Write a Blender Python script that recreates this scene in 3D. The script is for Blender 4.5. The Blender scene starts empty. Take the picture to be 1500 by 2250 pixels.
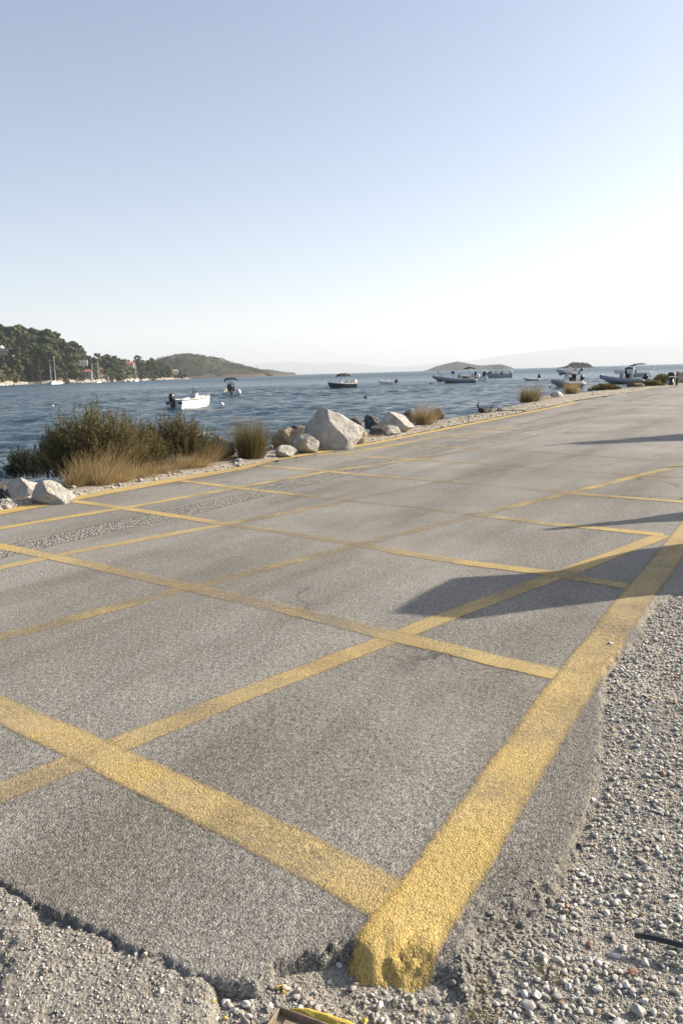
import bpy, math, random
import numpy as np
from math import radians, sin, cos, pi
from mathutils import Vector, Matrix, noise as mnoise

random.seed(7); RNG = np.random.default_rng(7)
scene = bpy.context.scene
COL = scene.collection

# ------------------------------------------------------------------ camera
F_PX, W_PX, H_PX, EYE = 1690.0, 1500.0, 2250.0, 1.5
HZ_SLOPE, HZ_Y = -0.0277, 819.7          # horizon in the photograph: roll and pitch
SEA = -0.90
_d = np.array([-HZ_SLOPE, 1.0, (H_PX/2-HZ_Y)/F_PX]); DOWN = _d/np.linalg.norm(_d)
_f = np.array([0, 0, 1.0])-DOWN*DOWN[2]; FWD = _f/np.linalg.norm(_f); RIGHT = np.cross(DOWN, FWD)
# camera axes in world (X right, Y forward, Z up)
def cam2world(v): return np.array([v@RIGHT, v@FWD, -(v@DOWN)])
cam = bpy.data.cameras.new('camera'); camo = bpy.data.objects.new('camera', cam); COL.objects.link(camo)
cx, cy, cz = (cam2world(np.array(a, float)) for a in ((1, 0, 0), (0, -1, 0), (0, 0, -1)))
camo.matrix_world = Matrix(((cx[0], cy[0], cz[0], 0), (cx[1], cy[1], cz[1], 0), (cx[2], cy[2], cz[2], EYE), (0, 0, 0, 1)))
cam.sensor_fit = 'VERTICAL'; cam.sensor_height = 24.0; cam.lens = 24.0*F_PX/H_PX
cam.clip_start = 0.05; cam.clip_end = 60000
scene.camera = camo

# ------------------------------------------------------------------ sky, sun, exposure
SUN_AZ, SUN_EL = radians(74), radians(27)     # azimuth clockwise from the view direction
SUN_DIR = np.array([sin(SUN_AZ)*cos(SUN_EL), cos(SUN_AZ)*cos(SUN_EL), sin(SUN_EL)])
world = bpy.data.worlds.new('World'); scene.world = world; world.use_nodes = True
wn = world.node_tree.nodes; wl = world.node_tree.links; wn.clear()
sky = wn.new('ShaderNodeTexSky'); sky.sky_type = 'NISHITA'; sky.sun_disc = False
sky.sun_elevation = SUN_EL; sky.sun_rotation = SUN_AZ
sky.altitude = 0; sky.air_density = 0.75; sky.dust_density = 2.0; sky.ozone_density = 1.0
bg = wn.new('ShaderNodeBackground'); bg.inputs['Strength'].default_value = 0.092
wo = wn.new('ShaderNodeOutputWorld'); wl.new(sky.outputs[0], bg.inputs[0]); wl.new(bg.outputs[0], wo.inputs[0])
sl = bpy.data.lights.new('sun', 'SUN'); sl.energy = 5.0; sl.angle = radians(0.55); sl.color = (1.0, 0.89, 0.72)
so = bpy.data.objects.new('sun', sl); COL.objects.link(so)
so.rotation_euler = Vector(SUN_DIR.tolist()).to_track_quat('Z', 'Y').to_euler(); so.location = (40, 15, 40)
scene.view_settings.view_transform = 'Standard'; scene.view_settings.look = 'None'
scene.view_settings.exposure = 1.1; scene.view_settings.gamma = 1.0
scene.render.engine = 'CYCLES'
scene.cycles.max_bounces = 6; scene.cycles.volume_bounces = 1; scene.cycles.transparent_max_bounces = 12

# ------------------------------------------------------------------ pixel -> place helpers
def ray(u, v):
    d = np.array([u-W_PX/2, v-H_PX/2, F_PX]); return cam2world(d)
def hz(u): return HZ_Y+HZ_SLOPE*(u-W_PX/2)
def gp(u, v, z=0.0):
    d = ray(u, v); t = (z-EYE)/d[2]; return np.array([d[0]*t, d[1]*t, z])
def g2(u, v): return gp(u, v)[:2]
def at(u, v, depth):
    d = ray(u, v); t = depth/d[1]; return np.array([d[0]*t, d[1]*t, EYE+d[2]*t])
def dirh(u):
    d = ray(u, hz(u)); return d[:2]/d[1]

# ------------------------------------------------------------------ numeric noise
_T = np.random.default_rng(3).random((8, 256, 256))
def vn(x, y, s=0):
    t = _T[s % 8]; x = np.asarray(x, float)+s*17.3; y = np.asarray(y, float)+s*9.1
    xi = np.floor(x).astype(int); yi = np.floor(y).astype(int); fx = x-xi; fy = y-yi
    fx = fx*fx*(3-2*fx); fy = fy*fy*(3-2*fy); a = xi & 255; b = (xi+1) & 255; c = yi & 255; d = (yi+1) & 255
    return (t[a, c]*(1-fx)+t[b, c]*fx)*(1-fy)+(t[a, d]*(1-fx)+t[b, d]*fx)*fy-0.5
def fbm(x, y, s=0, o=4):
    r = 0; a = 1.0
    for k in range(o): r = r+a*vn(x*2**k, y*2**k, s+k); a *= 0.5
    return r
def sstep(a, b, x):
    t = np.clip((x-a)/(b-a), 0, 1); return t*t*(3-2*t)

# ------------------------------------------------------------------ mesh helpers
def mesh_np(name, V, Fa, smooth=True, uv=None):
    """V (n,3); Fa array (m,k) or list of arrays of equal-size faces"""
    me = bpy.data.meshes.new(name); V = np.asarray(V, np.float32)
    groups = Fa if isinstance(Fa, list) else [Fa]
    groups = [np.asarray(g, np.int32) for g in groups if len(g)]
    nl = sum(g.size for g in groups); nf = sum(len(g) for g in groups)
    me.vertices.add(len(V)); me.vertices.foreach_set('co', V.ravel())
    me.loops.add(nl); me.polygons.add(nf)
    loops = np.concatenate([g.ravel() for g in groups]); me.loops.foreach_set('vertex_index', loops)
    tot = np.concatenate([np.full(len(g), g.shape[1], np.int32) for g in groups])
    st = np.concatenate([[0], np.cumsum(tot)[:-1]]).astype(np.int32)
    me.polygons.foreach_set('loop_start', st)
    me.polygons.foreach_set('use_smooth', np.full(nf, bool(smooth)))
    if uv is not None:
        l = me.uv_layers.new(name='UVMap'); l.data.foreach_set('uv', np.asarray(uv, np.float32)[loops].ravel())
    me.update(calc_edges=True); me.validate(); return me
def link(name, me, mat=None, parent=None, label=None, cat=None, group=None, kind=None, loc=None, rotz=0):
    o = bpy.data.objects.new(name, me); COL.objects.link(o)
    if mat is not None and me is not None and not me.materials: me.materials.append(mat)
    if parent is not None: o.parent = parent
    if label: o['label'] = label
    if cat: o['category'] = cat
    if group: o['group'] = group
    if kind: o['kind'] = kind
    if loc is not None: o.location = tuple(float(c) for c in loc)
    o.rotation_euler[2] = rotz
    return o
def thing(name, label, cat, loc, rotz=0, group=None): return link(name, None, None, None, label, cat, group, None, loc, rotz)
def copy_tree(o, parent=None):
    c = o.copy(); COL.objects.link(c); c.parent = parent
    for ch in o.children: copy_tree(ch, c)
    return c

class MB:
    def __init__(s): s.v = []; s.f = []
    def add(s, V, Fs):
        n = len(s.v); s.v += [tuple(map(float, p)) for p in V]; s.f += [tuple(int(i)+n for i in f) for f in Fs]; return s
    def box(s, x0, x1, y0, y1, z0, z1, M=None, ch=0.0):
        if ch:
            V = []
            for z, i in ((z0, ch), (z0+ch, 0), (z1-ch, 0), (z1, ch)):
                a, b, c, d = x0+i, x1-i, y0+i, y1-i
                k = ch*0.7
                V += [(a+k, c, z), (b-k, c, z), (b, c+k, z), (b, d-k, z), (b-k, d, z), (a+k, d, z), (a, d-k, z), (a, c+k, z)]
            Fs = [tuple(range(7, -1, -1)), tuple(range(24, 32))]
            for r in range(3):
                for j in range(8): Fs.append((r*8+j, r*8+(j+1) % 8, (r+1)*8+(j+1) % 8, (r+1)*8+j))
        else:
            V = [(x0, y0, z0), (x1, y0, z0), (x1, y1, z0), (x0, y1, z0), (x0, y0, z1), (x1, y0, z1), (x1, y1, z1), (x0, y1, z1)]
            Fs = [(3, 2, 1, 0), (4, 5, 6, 7), (0, 1, 5, 4), (1, 2, 6, 5), (2, 3, 7, 6), (3, 0, 4, 7)]
        if M is not None: V = [M @ Vector(p) for p in V]
        return s.add(V, Fs)
    def tube(s, P, R, n=8, cap=True):
        P = [Vector([float(c) for c in p]) for p in P]; m = len(P); R = [R]*m if isinstance(R, (int, float)) else R
        V = []; up = None
        for i, p in enumerate(P):
            t = (P[min(i+1, m-1)]-P[max(i-1, 0)]).normalized()
            if up is None: up = Vector((0, 0, 1)) if abs(t.z) < 0.9 else Vector((1, 0, 0))
            a = t.cross(up).normalized(); b = a.cross(t).normalized(); up = b
            for j in range(n):
                q = 2*pi*j/n; V.append(p+a*(cos(q)*R[i])+b*(sin(q)*R[i]))
        Fs = [(i*n+j, i*n+(j+1) % n, (i+1)*n+(j+1) % n, (i+1)*n+j) for i in range(m-1) for j in range(n)]
        if cap: Fs += [tuple(range(n-1, -1, -1)), tuple(range((m-1)*n, m*n))]
        return s.add(V, Fs)
    def loft(s, secs, close=False, cap0=False, cap1=False):
        n = len(secs[0]); V = [p for q in secs for p in q]; m = len(secs); k = n if close else n-1
        Fs = [(i*n+j, i*n+(j+1) % n, (i+1)*n+(j+1) % n, (i+1)*n+j) for i in range(m-1) for j in range(k)]
        if cap0: Fs.append(tuple(range(n-1, -1, -1)))
        if cap1: Fs.append(tuple(range((m-1)*n, m*n)))
        return s.add(V, Fs)
    def ball(s, c, r, nz=7, n=10, sq=(1, 1, 1)):
        secs = []
        for i in range(nz+1):
            a = -pi/2+pi*i/nz; secs.append([(c[0]+sq[0]*r*cos(a)*cos(2*pi*j/n), c[1]+sq[1]*r*cos(a)*sin(2*pi*j/n), c[2]+sq[2]*r*sin(a)) for j in range(n)])
        return s.loft(secs, close=True)
    def mesh(s, name, smooth=False):
        me = bpy.data.meshes.new(name); me.from_pydata(s.v, [], s.f); me.update()
        if smooth: me.polygons.foreach_set('use_smooth', [True]*len(me.polygons))
        return me
    def build(s, name, mat, parent=None, smooth=False, **k): return link(name, s.mesh(name, smooth), mat, parent, **k)

def ico(sub):
    import bmesh
    b = bmesh.new(); bmesh.ops.create_icosphere(b, subdivisions=sub, radius=1.0)
    V = np.array([v.co[:] for v in b.verts]); Fs = np.array([[v.index for v in f.verts] for f in b.faces]); b.free(); return V, Fs
ICO = {k: ico(k) for k in (1, 2, 3, 4)}

# ------------------------------------------------------------------ materials
def NT(name):
    m = bpy.data.materials.new(name); m.use_nodes = True; nt = m.node_tree; nt.nodes.clear()
    o = nt.nodes.new('ShaderNodeOutputMaterial'); p = nt.nodes.new('ShaderNodeBsdfPrincipled'); nt.links.new(p.outputs[0], o.inputs[0])
    return m, nt, p, o
class N:
    """tiny node helper"""
    def __init__(s, nt): s.nt = nt
    def new(s, t, **k):
        n = s.nt.nodes.new(t)
        for a, b in k.items(): setattr(n, a, b)
        return n
    def put(s, sock, v):
        if hasattr(v, 'is_output') or isinstance(v, bpy.types.NodeSocket): s.nt.links.new(v, sock)
        else: sock.default_value = v
    def pos(s): return s.new('ShaderNodeNewGeometry').outputs['Position']
    def obj(s): return s.new('ShaderNodeTexCoord').outputs['Object']
    def mapv(s, v, scale=(1, 1, 1), rot=(0, 0, 0)):
        n = s.new('ShaderNodeMapping'); s.put(n.inputs[0], v); n.inputs['Scale'].default_value = scale; n.inputs['Rotation'].default_value = rot; return n.outputs[0]
    def noise(s, v, scale, detail=3, rough=0.55, dist=0.0):
        n = s.new('ShaderNodeTexNoise'); s.put(n.inputs['Vector'], v); n.inputs['Scale'].default_value = scale
        n.inputs['Detail'].default_value = detail; n.inputs['Roughness'].default_value = rough; n.inputs['Distortion'].default_value = dist; return n.outputs['Fac']
    def vor(s, v, scale, feature='F1', out='Distance', rnd=1.0):
        n = s.new('ShaderNodeTexVoronoi', feature=feature); s.put(n.inputs['Vector'], v); n.inputs['Scale'].default_value = scale
        n.inputs['Randomness'].default_value = rnd; return n.outputs[out]
    def ramp(s, f, stops, mode='LINEAR'):
        n = s.new('ShaderNodeValToRGB'); r = n.color_ramp; r.interpolation = mode
        while len(r.elements) < len(stops): r.elements.new(0.5)
        for e, (p, c) in zip(r.elements, stops): e.position = p; e.color = (c, c, c, 1) if isinstance(c, (int, float)) else (*c, 1)
        s.put(n.inputs[0], f); return n.outputs[0]
    def math(s, op, a, b=0.0, c=None, clamp=False):
        n = s.new('ShaderNodeMath', operation=op, use_clamp=clamp); s.put(n.inputs[0], a); s.put(n.inputs[1], b)
        if c is not None: s.put(n.inputs[2], c)
        return n.outputs[0]
    def mix(s, f, a, b, mode='MIX'):
        n = s.new('ShaderNodeMix', data_type='RGBA', blend_type=mode); s.put(n.inputs[0], f)
        s.put(n.inputs[6], (*a, 1) if isinstance(a, tuple) else a); s.put(n.inputs[7], (*b, 1) if isinstance(b, tuple) else b); return n.outputs[2]
    def bump(s, h, strength, dist, normal=None):
        n = s.new('ShaderNodeBump'); n.inputs['Strength'].default_value = strength; n.inputs['Distance'].default_value = dist
        s.put(n.inputs['Height'], h)
        if normal is not None: s.put(n.inputs['Normal'], normal)
        return n.outputs[0]
    def sep(s, v):
        n = s.new('ShaderNodeSeparateXYZ'); s.put(n.inputs[0], v); return n.outputs
    def rnd(s): return s.new('ShaderNodeObjectInfo').outputs['Random']
def setp(p, n, col=None, rough=None, normal=None, metal=None, spec=None):
    if col is not None: n.put(p.inputs['Base Color'], (*col, 1) if isinstance(col, tuple) else col)
    if rough is not None: n.put(p.inputs['Roughness'], rough)
    if normal is not None: n.put(p.inputs['Normal'], normal)
    if metal is not None: p.inputs['Metallic'].default_value = metal
    if spec is not None: n.put(p.inputs['Specular IOR Level'], spec)
MAT = {}
def simple(name, col, rough=0.5, metal=0.0, var=0.12, scale=8.0, bump=0.0):
    if name in MAT: return MAT[name]
    m, nt, p, o = NT(name); n = N(nt); c = n.obj()
    f = n.noise(c, scale, 4, 0.6)
    dark = tuple(x*(1-var) for x in col); lite = tuple(min(1, x*(1+var)) for x in col)
    setp(p, n, n.mix(n.ramp(f, [(0.3, 0.0), (0.7, 1.0)]), dark, lite), n.math('ADD', n.math('MULTIPLY', f, 0.15), rough-0.07), metal=metal)
    if bump: setp(p, n, normal=n.bump(n.noise(c, scale*6, 4), 0.6, bump))
    MAT[name] = m; return m

ROAD_ANG = radians(31.0)     # heading of the road, clockwise from +Y
def asphalt_layers(n, c):
    """colour and height shared by the asphalt and the paint lying on it"""
    fine = n.noise(c, 190, 3, 0.65); ag = n.vor(c, 150); agc = n.vor(c, 150, out='Color'); pit = n.ramp(ag, [(0.34, 0.0), (0.62, 1.0)])
    mid = n.noise(c, 42, 3, 0.6)
    col = n.ramp(agc, [(0.05, (0.19, 0.180, 0.162)), (0.45, (0.305, 0.290, 0.262)), (0.75, (0.39, 0.372, 0.340)), (0.96, (0.57, 0.55, 0.51))])
    col = n.mix(n.math('MAXIMUM', n.math('MULTIPLY', pit, n.ramp(mid, [(0.35, 0.75), (0.58, 0.12)])), n.math('MAXIMUM', n.ramp(fine, [(0.30, 0.85), (0.43, 0.0)]), n.ramp(n.noise(c, 85, 2, 0.5), [(0.33, 0.8), (0.43, 0.0)]))), col, (0.07, 0.067, 0.062))
    along = n.mapv(n.mapv(c, (1, 1, 1), (0, 0, ROAD_ANG)), (1.3, 0.16, 1.0))
    tr = n.noise(along, 1.0, 4, 0.6)
    col = n.mix(n.ramp(tr, [(0.46, 0.0), (0.66, 0.85)]), col, n.mix(1.0, col, (0.68, 0.66, 0.63), 'MULTIPLY'))
    pat = n.noise(c, 0.55, 4, 0.6)
    col = n.mix(n.ramp(pat, [(0.36, 0.6), (0.56, 0.0)]), col, n.mix(1.0, col, (0.70, 0.68, 0.67), 'MULTIPLY'))
    band = n.noise(n.mapv(n.mapv(c, (1, 1, 1), (0, 0, ROAD_ANG)), (0.62, 0.03, 1.0)), 1.0, 2, 0.5)
    col = n.mix(n.ramp(band, [(0.46, 0.0), (0.60, 0.36)]), col, n.mix(1.0, col, (0.68, 0.66, 0.63), 'MULTIPLY'))
    warp = n.new('ShaderNodeVectorMath', operation='ADD'); n.put(warp.inputs[0], c); nz_ = n.new('ShaderNodeTexNoise'); n.put(nz_.inputs['Vector'], c); nz_.inputs['Scale'].default_value = 2.2; nz_.inputs['Detail'].default_value = 5
    n.put(warp.inputs[1], nz_.outputs['Color']); ck = n.vor(warp.outputs[0], 0.42, 'DISTANCE_TO_EDGE')
    ck = n.math('MULTIPLY', n.ramp(ck, [(0.003, 1.0), (0.010, 0.0)]), n.ramp(n.noise(c, 0.35, 3), [(0.54, 0.0), (0.62, 0.8)]))
    col = n.mix(ck, col, (0.05, 0.047, 0.043))
    dst = n.ramp(n.noise(c, 0.23, 5, 0.65), [(0.50, 0.0), (0.68, 0.4)]); col = n.mix(dst, col, (0.40, 0.378, 0.335))
    h = n.math('ADD', n.math('MULTIPLY', fine, 0.7), n.math('ADD', n.math('MULTIPLY', ag, -0.6), n.math('MULTIPLY', mid, 0.9)))
    return col, h, fine
def mk_asphalt():
    m, nt, p, o = NT('asphalt'); n = N(nt); c = n.pos(); col, h, fine = asphalt_layers(n, c)
    spots = n.ramp(n.vor(c, 0.9), [(0.010, 1.0), (0.022, 0.0)])
    col = n.mix(n.math('MULTIPLY', spots, 0.7), col, (0.03, 0.03, 0.03))
    setp(p, n, col, 0.88, n.bump(h, 1.0, 0.0058), spec=0.25); MAT['asphalt'] = m
mk_asphalt()
def mk_paint(name):
    m, nt, p, o = NT(name); n = N(nt); c = n.pos(); acol, h, fine = asphalt_layers(n, c)
    wear = n.math('ADD', n.math('MULTIPLY', n.new('ShaderNodeAttribute', attribute_name='wear').outputs['Fac'], 1.35), 0.08)
    uv = n.sep(n.new('ShaderNodeTexCoord').outputs['UV'])
    y = n.ramp(n.noise(c, 3.0, 4, 0.6), [(0.3, (0.52, 0.36, 0.085)), (0.7, (0.60, 0.435, 0.15))])
    dust = n.math('MULTIPLY', n.ramp(n.noise(c, 1.1, 4, 0.65), [(0.32, 0.1), (0.60, 0.8)]), n.math('ADD', 0.55, n.math('MULTIPLY', wear, 0.6)))
    y = n.mix(dust, y, (0.47, 0.385, 0.235))
    v1 = n.vor(c, 130); y = n.mix(n.ramp(v1, [(0.42, 0.0), (0.66, 0.55)]), y, (0.25, 0.165, 0.05))
    y = n.mix(n.ramp(n.noise(c, 48, 3, 0.6), [(0.30, 0.55), (0.44, 0.0)]), y, (0.22, 0.14, 0.035))
    big = n.noise(c, 1.7, 4, 0.6); sm = n.noise(c, 70, 4, 0.7)
    k = n.math('ADD', n.math('MULTIPLY', sm, 0.75), n.math('ADD', n.math('MULTIPLY', big, 0.8), n.math('MULTIPLY', wear, 0.40)))
    worn = n.ramp(n.math('SUBTRACT', k, 0.35), [(0.48, 0.0), (0.90, 0.95)])
    col = n.mix(worn, y, n.mix(0.38, acol, (0.47, 0.34, 0.15)))
    scf = n.ramp(n.noise(n.mapv(n.mapv(c, (1, 1, 1), (0, 0, ROAD_ANG)), (2.6, 0.35, 1.0)), 1.0, 5, 0.7), [(0.50, 0.0), (0.70, 0.6)]); col = n.mix(scf, col, n.mix(0.5, acol, (0.36, 0.27, 0.13)))
    e = n.math('ABSOLUTE', n.math('SUBTRACT', uv[1], 0.5))
    e = n.math('ADD', e, n.math('MULTIPLY', n.math('SUBTRACT', n.noise(c, 30, 5, 0.75), 0.5), 0.14))
    e = n.math('ADD', e, n.math('MULTIPLY', n.math('SUBTRACT', n.noise(c, 3.5, 3, 0.6), 0.5), 0.10))
    a = n.ramp(e, [(0.34, 1.0), (0.42, 0.75), (0.50, 0.0)])
    gone = n.ramp(n.math('SUBTRACT', k, 0.55), [(0.38, 1.0), (0.80, 0.10)])
    a = n.math('MULTIPLY', a, gone)
    setp(p, n, col, 0.8, n.bump(h, 1.0, 0.0046), spec=0.25)
    t = n.new('ShaderNodeBsdfTransparent'); x = n.new('ShaderNodeMixShader'); nt.links.new(a, x.inputs[0])
    nt.links.new(t.outputs[0], x.inputs[1]); nt.links.new(p.outputs[0], x.inputs[2]); nt.links.new(x.outputs[0], o.inputs[0]); MAT[name] = m
mk_paint('yellow_paint')
def mk_trench():
    m, nt, p, o = NT('chip_asphalt'); n = N(nt); c = n.pos()
    v = n.vor(c, 46); vc = n.vor(c, 46, out='Color'); f = n.noise(c, 30, 4, 0.7)
    col = n.ramp(vc, [(0.0, (0.20, 0.19, 0.17)), (0.5, (0.34, 0.32, 0.285)), (1.0, (0.52, 0.49, 0.44))])
    col = n.mix(n.ramp(v, [(0.35, 0.0), (0.62, 0.75)]), col, (0.07, 0.066, 0.06))
    col = n.mix(n.ramp(n.noise(c, 1.3, 4), [(0.55, 0.0), (0.75, 0.5)]), col, (0.10, 0.093, 0.085))
    setp(p, n, col, 0.9, n.bump(n.math('SUBTRACT', f, v), 1.0, 0.02), spec=0.2)
    uv = n.sep(n.new('ShaderNodeTexCoord').outputs['UV']); e = n.math('ABSOLUTE', n.math('SUBTRACT', uv[1], 0.5))
    e = n.math('ADD', e, n.math('MULTIPLY', n.math('SUBTRACT', n.noise(c, 9, 5, 0.75), 0.5), 0.3))
    a = n.ramp(e, [(0.38, 1.0), (0.46, 0.0)]); t = n.new('ShaderNodeBsdfTransparent'); x = n.new('ShaderNodeMixShader')
    nt.links.new(a, x.inputs[0]); nt.links.new(t.outputs[0], x.inputs[1]); nt.links.new(p.outputs[0], x.inputs[2]); nt.links.new(x.outputs[0], o.inputs[0])
    MAT['chip_asphalt'] = m
mk_trench()
def mk_ground(name, c0, c1, c2, sc, bd):
    m, nt, p, o = NT(name); n = N(nt); c = n.pos()
    f = n.noise(c, sc, 5, 0.7); g = n.noise(c, sc*0.12, 4, 0.6); v = n.vor(c, sc*0.9); vc = n.vor(c, sc*0.9, out='Color')
    col = n.ramp(f, [(0.3, c0), (0.52, c1), (0.75, c2)])
    col = n.mix(n.ramp(vc, [(0.62, 0.0), (0.85, 0.55)]), col, c2)
    col = n.mix(n.ramp(g, [(0.4, 0.0), (0.7, 0.5)]), col, c0)
    setp(p, n, col, 0.93, n.bump(n.math('SUBTRACT', f, n.math('MULTIPLY', v, 0.8)), 1.0, bd), spec=0.15); MAT[name] = m
mk_ground('dusty_ground', (0.22, 0.20, 0.165), (0.38, 0.35, 0.295), (0.50, 0.47, 0.415), 90, 0.010)
mk_ground('old_asphalt', (0.15, 0.138, 0.12), (0.36, 0.335, 0.29), (0.54, 0.515, 0.465), 95, 0.016)
mk_ground('verge_soil', (0.21, 0.18, 0.14), (0.36, 0.315, 0.25), (0.52, 0.48, 0.42), 34, 0.02)
def mk_stone(name, cols, sc=5.0, bd=0.02, var=True):
    m, nt, p, o = NT(name); n = N(nt); c = n.obj(); f = n.noise(c, sc, 6, 0.65); k = n.noise(c, sc*5, 4, 0.7)
    col = n.ramp(f, [(0.3, cols[0]), (0.5, cols[1]), (0.72, cols[2])])
    st = n.ramp(n.noise(n.mapv(c, (1, 1, 3.5)), sc*1.6, 5, 0.7, 0.8), [(0.56, 0.0), (0.72, 0.6)])
    col = n.mix(st, col, tuple(x*0.55 for x in cols[0]))
    nb = n.bump(n.math('ADD', n.math('MULTIPLY', f, 2.0), k), 0.9, bd)
    setp(p, n, col, 0.9, nb, spec=0.2); MAT[name] = m
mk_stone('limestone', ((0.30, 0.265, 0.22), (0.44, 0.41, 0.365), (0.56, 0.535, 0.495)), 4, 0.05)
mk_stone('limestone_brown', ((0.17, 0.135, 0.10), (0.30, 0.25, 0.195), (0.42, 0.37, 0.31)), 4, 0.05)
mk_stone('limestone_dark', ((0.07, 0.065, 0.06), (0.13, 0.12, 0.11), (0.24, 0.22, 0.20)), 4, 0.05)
def mk_pebble():
    m, nt, p, o = NT('pebbles'); n = N(nt); c = n.pos()
    at_ = n.new('ShaderNodeAttribute', attribute_name='tint').outputs['Fac']
    col = n.ramp(at_, [(0.0, (0.19, 0.172, 0.148)), (0.3, (0.31, 0.288, 0.252)), (0.62, (0.43, 0.408, 0.368)), (0.86, (0.55, 0.53, 0.49)), (0.95, (0.68, 0.665, 0.625)), (0.985, (0.36, 0.20, 0.14)), (1.0, (0.34, 0.27, 0.18))])
    col = n.mix(n.ramp(n.noise(c, 160, 4, 0.7), [(0.35, 0.35), (0.6, 0.0)]), col, (0.13, 0.12, 0.105))
    setp(p, n, col, 0.82, n.bump(n.noise(c, 420, 3, 0.7), 0.5, 0.0015), spec=0.3); MAT['pebbles'] = m
mk_pebble()
def mk_leaf(name, cols, rough=0.6, trans=0.25, objvar=0.0, sc=1.2):
    m, nt, p, o = NT(name); n = N(nt); c = n.pos()
    f = n.noise(c, sc, 3, 0.6); g = n.new('ShaderNodeNewGeometry').outputs['Random Per Island']
    k = n.math('ADD', n.math('MULTIPLY', f, 0.5), n.math('MULTIPLY', g, 0.5))
    if objvar: k = n.math('ADD', n.math('MULTIPLY', k, 1-objvar), n.math('MULTIPLY', n.rnd(), objvar))
    col = n.ramp(k, [(0.22, cols[0]), (0.5, cols[1]), (0.78, cols[2])])
    setp(p, n, col, rough, spec=0.25)
    if trans:
        t = n.new('ShaderNodeBsdfTranslucent'); nt.links.new(col, t.inputs[0]); x = n.new('ShaderNodeMixShader'); x.inputs[0].default_value = trans
        nt.links.new(p.outputs[0], x.inputs[1]); nt.links.new(t.outputs[0], x.inputs[2]); nt.links.new(x.outputs[0], o.inputs[0])
    MAT[name] = m
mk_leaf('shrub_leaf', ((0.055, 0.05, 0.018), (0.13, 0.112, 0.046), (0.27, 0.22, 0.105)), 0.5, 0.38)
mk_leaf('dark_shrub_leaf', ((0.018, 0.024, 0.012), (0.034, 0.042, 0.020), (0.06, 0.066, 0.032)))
mk_leaf('dry_grass', ((0.20, 0.14, 0.06), (0.40, 0.30, 0.15), (0.60, 0.48, 0.28)), 0.7, 0.38)
mk_leaf('rush', ((0.06, 0.055, 0.022), (0.13, 0.11, 0.045), (0.24, 0.185, 0.09)), 0.6, 0.35)
mk_leaf('straw_tuft', ((0.16, 0.115, 0.055), (0.30, 0.22, 0.11), (0.44, 0.34, 0.19)), 0.7, 0.4)
mk_leaf('green_grass', ((0.12, 0.12, 0.045), (0.22, 0.20, 0.09), (0.36, 0.31, 0.17)), 0.6, 0.3)
mk_leaf('succulent', ((0.06, 0.065, 0.015), (0.12, 0.11, 0.03), (0.22, 0.16, 0.06)), 0.5, 0.2)
mk_leaf('pine_needles', ((0.012, 0.022, 0.007), (0.030, 0.045, 0.012), (0.070, 0.088, 0.024)), 0.7, 0.1, 0.45, 0.12)
mk_leaf('fir_needles', ((0.012, 0.020, 0.012), (0.025, 0.036, 0.020), (0.045, 0.06, 0.032)), 0.7, 0.1, 0.3, 0.12)
mk_leaf('olive_scrub', ((0.018, 0.026, 0.010), (0.042, 0.052, 0.020), (0.085, 0.09, 0.038)), 0.7, 0.1, 0.45, 0.12)
mk_leaf('bank_bush', ((0.05, 0.055, 0.020), (0.095, 0.090, 0.034), (0.15, 0.125, 0.055)), 0.7, 0.1, 0.3, 0.12)
simple('bark', (0.14, 0.105, 0.075), 0.9, 0, 0.3, 3); simple('twig', (0.10, 0.075, 0.05), 0.9, 0, 0.3, 9)
def mk_land(name, green, tan, rock, s, cliff=20.0):
    m, nt, p, o = NT(name); n = N(nt); c = n.pos(); z = n.sep(c)[2]; nz = n.sep(n.new('ShaderNodeNewGeometry').outputs['Normal'])[2]
    f = n.noise(c, 0.05*s, 5, 0.65); k = n.noise(c, 0.22*s, 4, 0.7)
    col = n.ramp(k, [(0.35, tuple(x*0.55 for x in green)), (0.5, green), (0.62, tuple(x*1.5 for x in green)), (0.70, tan)])
    col = n.mix(n.ramp(f, [(0.52, 0.0), (0.66, 0.7)]), col, tan)
    cl = n.math('MULTIPLY', n.ramp(n.math('ADD', n.math('DIVIDE', z, cliff), n.math('MULTIPLY', f, -0.9)), [(0.0, 1.0), (0.14, 0.0)]), n.ramp(k, [(0.33, 0.25), (0.5, 1.0)]))
    col = n.mix(cl, col, n.mix(k, rock, tuple(x*0.5 for x in rock)))
    shore = n.ramp(n.math('DIVIDE', z, 10.0), [(0.0, 1.0), (0.16, 0.0)])
    col = n.mix(shore, col, n.mix(k, rock, tuple(x*0.45 for x in rock)))
    setp(p, n, col, 0.95, n.bump(k, 1.0, 3.0/s), spec=0.1); MAT[name] = m
mk_land('wooded_ground', (0.045, 0.05, 0.026), (0.20, 0.165, 0.115), (0.46, 0.40, 0.33), 1.6, 4.0)
mk_land('scrub_hill', (0.042, 0.048, 0.030), (0.17, 0.15, 0.115), (0.26, 0.19, 0.14), 0.7, 8.0)
mk_land('far_land', (0.018, 0.024, 0.020), (0.030, 0.034, 0.028), (0.08, 0.07, 0.06), 0.30, 3.0)
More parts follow.
